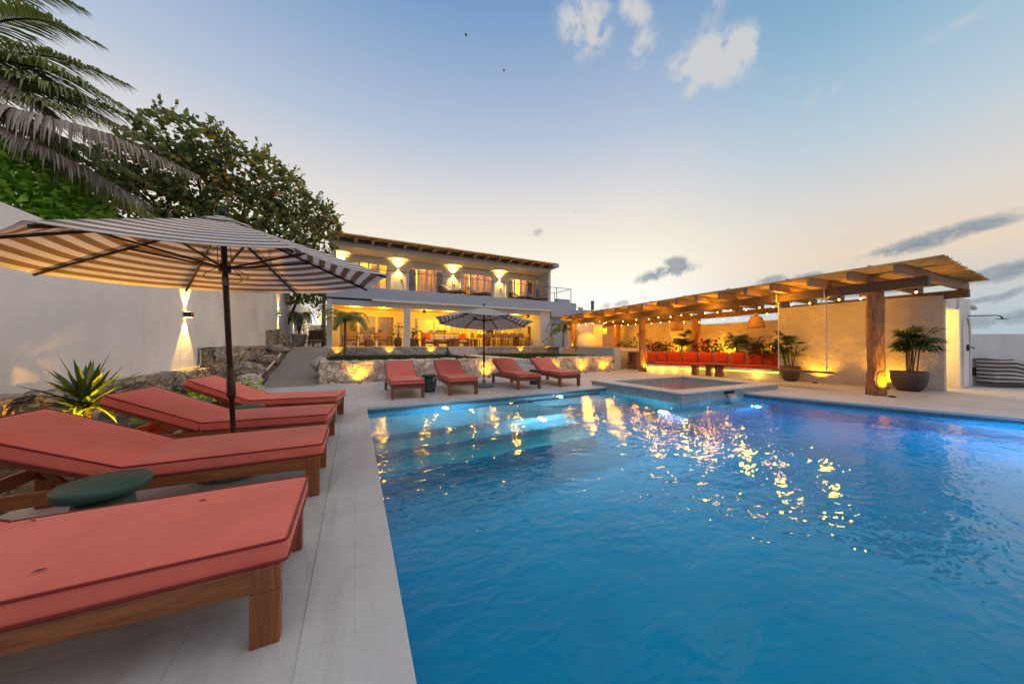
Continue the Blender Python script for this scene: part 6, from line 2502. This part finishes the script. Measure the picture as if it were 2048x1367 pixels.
# low sea grape hanging over the path at the back
p0 = at(610, 600, 19.5)
t2 = thing('sea_grape_tree', 'smaller sea grape tree hanging over the top of the path behind the umbrella rim', 'tree', (p0.x - 1.2, p0.y + 1, 1.0))
o0 = Vector(t2.location)
f = MB()
crown_leaves(f, [(at(x, y, d) - o0, r, .7) for x, y, d, r in ((575, 592, 19, .65), (605, 588, 19.5, .75), (632, 592, 20.5, .7), (648, 580, 21, .7), (618, 560, 20, 1.0), (590, 560, 19, .9), (650, 610, 22, .45), (560, 575, 18.5, .6))], 560, .17, rr, 'disc')
f.build('crown', M['grape'], t2)
m = MB()
m.tube([(0, 0, -.1), (.1, -.2, 1.2), tuple(at(605, 575, 19.5) - o0)], [.12, .09, .05], 8)
m.build('trunk', M['branch'], t2, smooth=True)

# bright big leaved bush on top of the wall
p0 = at(80, 400, 6.1)
bt = thing('beach_bush', 'bright green big leaved bush peering over the white wall below the palm fronds', 'bush', (p0.x, p0.y, 0))
o0 = Vector((p0.x, p0.y, 0))
f, s_ = MB(), MB()
rr = random.Random(15)
BC = [(12, 318, 5.9, .34), (60, 350, 6.0, .38), (30, 395, 5.9, .36), (95, 392, 6.1, .36), (140, 398, 6.2, .30), (150, 430, 6.2, .32), (190, 425, 6.4, .22), (60, 430, 6.0, .36), (-40, 340, 5.9, .4), (110, 445, 6.1, .3)]
for x, y, d, r in BC:
    c = at(x, y, d) - o0
    s_.tube([(0, .3, 1.2), (Vector((0, .3, 1.2)) + c) / 2 + Vector((.0, 0, -.1)), c], [.05, .03, .012], 6)
    for q in range(int(125 * r / .34)):
        v = Vector((rr.gauss(0, 1), rr.gauss(0, 1), rr.gauss(.3, .8))).normalized()
        p = c + v * r * rr.uniform(.4, 1)
        f.leaf(p, v + Vector((rr.gauss(0, .4), rr.gauss(0, .4), rr.gauss(0, .4))), (rr.gauss(0, .5), rr.gauss(0, .5), 1), rr.uniform(.17, .30), rr.uniform(.085, .135), rr.random(), .15, .62)
f.build('foliage', M['bush'], bt)
s_.build('branch', M['branch'], bt, smooth=True)

# two small palms on the lawns


def small_palm(label, base, h, n, L, seed, lean=(0, 0)):
    t = thing('small_palm', label, 'palm tree', base, 0, 'small palms on the lawns')
    rr_ = random.Random(seed)
    top = Vector((lean[0], lean[1], h))
    m = MB()
    m.tube([(0, 0, -.05), (lean[0] * .3, lean[1] * .3, h * .4), tuple(top * .8), tuple(top)], [.085, .06, .055, .05], 10)
    m.build('trunk', M['trunk'], t, smooth=True)
    for i in range(n):
        a = 6.28 * i / n + rr_.uniform(-.25, .25)
        el = rr_.uniform(.25, 1.35)
        d = Vector((math.cos(a), math.sin(a), 0))
        ll = L * rr_.uniform(.8, 1.1)
        pts = [top, top + d * ll * .3 * math.cos(el * .7) + Vector((0, 0, ll * .38 * math.sin(el))), top + d * ll * .62 + Vector((0, 0, ll * (.55 * math.sin(el) - .08))), top + d * ll * .86 + Vector((0, 0, ll * (.50 * math.sin(el) - .42)))]
        f, s_ = MB(), MB()
        frond(f, s_, pts, ll * .36, 34, rr_.uniform(.15, .7), rr_, .8, .030)
        fo = f.build('frond', M['palm'], t)
        s_.build('spine', M['spike'], fo)
    return t


b = on_plane(690, 711, H(0, w2 - .45), hv)
small_palm('small palm with a slim grey trunk on the longer lawn at the house corner', (b.x, b.y, .6), 1.78, 11, 1.5, 3, (0, 0))
b = on_plane(1126, 707, H(0, w2 - .5), hv)
small_palm('small palm on the shorter lawn between the house and the pergola', (b.x, b.y, .6), 1.62, 12, 1.35, 6, (.05, 0))

# ------------------------------------------------------------------ the corner at the top of the path
p = at(598, 690, 20.3)
pz = 1.09
t = thing('potted_palm', 'drooping palm in a pale tapered pot at the top of the path', 'potted plant', (p.x, p.y, pz))
m = MB()
m.lathe([(.26, 0), (.30, .04), (.42, .74), (.44, .80), (.38, .80), (.36, .72), (.0001, .70)], n=24)
m.build('pot', M['pot_white'], t, smooth=True)
rr = random.Random(44)
for i in range(7):
    a = 6.28 * i / 7
    d = Vector((math.cos(a), math.sin(a), 0))
    f, s_ = MB(), MB()
    frond(f, s_, [(0, 0, .75), tuple(d * .25 + Vector((0, 0, 1.9))), tuple(d * .65 + Vector((0, 0, 2.15))), tuple(d * .95 + Vector((0, 0, 1.5)))], .45, 26, .3, rr, 1.2, .035)
    fo = f.build('frond', M['palm'], t)
    s_.build('spine', M['branch'], fo)
p = at(632, 687, 20.8)
t = thing('armchair', 'dark red wooden armchair with a pale seat beside the pale tapered pot', 'chair', (p.x, p.y, pz), R(6))
for nm, bx, mt in (('seat', (-.34, .34, -.36, .34, .36, .44), M['cream']), ('frame', (-.40, .40, -.38, .36, .26, .355), M['teak']), ('backrest', (-.40, .40, .345, .42, .36, 1.05), M['teak']),
                   ('armrest', (-.44, -.36, -.4, .4, .60, .65), M['teak']), ('armrest', (.36, .44, -.4, .4, .60, .65), M['teak']), ('leg', (-.43, -.36, -.4, -.33, 0, .60), M['teak_z']), ('leg', (.36, .43, -.4, -.33, 0, .60), M['teak_z']),
                   ('leg', (-.43, -.36, .33, .40, 0, .60), M['teak_z']), ('leg', (.36, .43, .33, .40, 0, .60), M['teak_z'])):
    m = MB()
    m.box(*bx)
    m.build(nm, mt, t, bevel=.01)
p = at(612, 672, 23.5)
t = thing('garden_table', 'dark wooden table behind the red armchair at the path top', 'table', (p.x, p.y, pz))
for nm, bx in (('top', (-.6, .6, -.5, .5, .70, .76)), ('leg', (-.5, -.4, -.4, .4, 0, .7)), ('leg', (.4, .5, -.4, .4, 0, .7))):
    m = MB()
    m.box(*bx)
    m.build(nm, M['teak'], t)
p = at(636, 660, 25)
leafy_clump('shrub', 'dark leafy shrub behind the red armchair, under the globe lamp', (p.x, p.y, pz), .7, 1.5, 260, .28, M['mixed'], 71)
p = at(646, 637, 28)
t = thing('globe_lamp', 'round glowing globe lamp at the far end of the path', 'lamp', (p.x, p.y, p.z))
m = MB()
m.sphere((0, 0, 0), .33, 12)
m.build('globe', M['globe'], t, smooth=True)
m = MB()
m.tube([(0, 0, -2.3), (0, 0, -.3)], .05, 8)
m.build('stand', M['steel'], t)
lamp('POINT', 'globe_light', p + Vector((0, -.6, .1)), 55, WARM2, .25)
m = MB()
m.box(-3.6, 3.0, 0, .2, 0, 2.0)
tag(m.build('end_wall', M['stucco'], loc=(-1.5, 34, 1.0)), 'pale wall closing the far end of the path behind the globe lamp', 'wall')
t = thing('tall_hedge', 'dark leafy trees beyond the far end of the path, filling the gap beside the house', 'tree', (-2.4, 31, 1.0))
f = MB()
o0 = Vector((-2.4, 31, 1.0))
crown_leaves(f, [(at(x, y, d) - o0, r, .9) for x, y, d, r in ((655, 600, 27, .9), (640, 580, 28, 1.3), (610, 575, 27, 1.3), (580, 580, 26, 1.2), (655, 560, 28, 1.3), (620, 540, 28, 1.4), (610, 615, 27, .8), (630, 618, 28, .8), (650, 622, 28, .6), (640, 600, 27, .9))], 170, .26, rr, 'leaf')
f.build('crown', M['grape'], t)
m = MB()
m.tube([(0, 0, 0), (0, 0, 4.5)], [.2, .1], 8)
m.build('trunk', M['branch'], t)
for i, (x, y, lb) in enumerate(((-3.66, 25.5, 'slim glowing wall light beside the potted palm at the path top'), (-3.66, 29.5, 'slim glowing wall light farther along the wall past the potted palm'), (-3.66, 32.5, 'slim glowing wall light at the far end of the wall'))):
    updown((x, y, 2.9), (1, 0), lb, 'wall lamps on the boundary wall', 160, 160, WARM2, 1.3, (40, 46))
m = MB()
m.box(-.22, 0, 24.002, 34, 0.5, 4.2)
bw_ = m.build('render_far', M['stucco'], bw)
bw_.location = (0, -8, 0)
for c in kids(bw):
    if c.name.startswith('render') and c is not bw_:
        for v in c.data.vertices:
            v.co.y -= 8
# two birds high in the sky
for (x, y, d, lb) in ((931, 70, 60, 'tiny dark bird high in the sky, the upper of two'), (1007, 141, 70, 'tiny dark bird lower in the sky, above the middle of the house')):
    m = MB()
    m.sphere((0, 0, 0), .10, 8, 2.6, .8, .8)
    m.sphere((.30, 0, .03), .07, 6)
    for sg in (-1, 1):
        m.strip([(.05, sg * .05, .04), (.0, sg * .35, .22), (-.12, sg * .75, .12)], [.22, .20, .04], (0, 0, 1))
    m.strip([(-.2, 0, 0), (-.45, 0, .0)], [.08, .16], (0, 0, 1))
    m.r = []
    o = m.build('bird', M['black_metal'], loc=at(x, y, d), rz=1.0)
    o.rotation_euler = (R(50), R(30), .6)
    tag(o, lb, 'bird')

# ------------------------------------------------------------------ render settings
S.view_settings.view_transform = 'Standard'
S.view_settings.look = 'None'
S.view_settings.exposure = 0.0
S.view_settings.gamma = 1.0
S.render.engine = 'CYCLES'
cy_ = S.cycles
cy_.use_denoising = True
cy_.denoiser = 'OPENIMAGEDENOISE'
cy_.use_adaptive_sampling = False
cy_.max_bounces = 9
cy_.diffuse_bounces = 3
cy_.glossy_bounces = 4
cy_.transmission_bounces = 8
cy_.transparent_max_bounces = 24
cy_.sample_clamp_indirect = 4.0
cy_.sample_clamp_direct = 0
cy_.blur_glossy = .3
cy_.caustics_refractive = True
cy_.caustics_reflective = False
try:
    cy_.use_light_tree = True
except Exception:
    pass
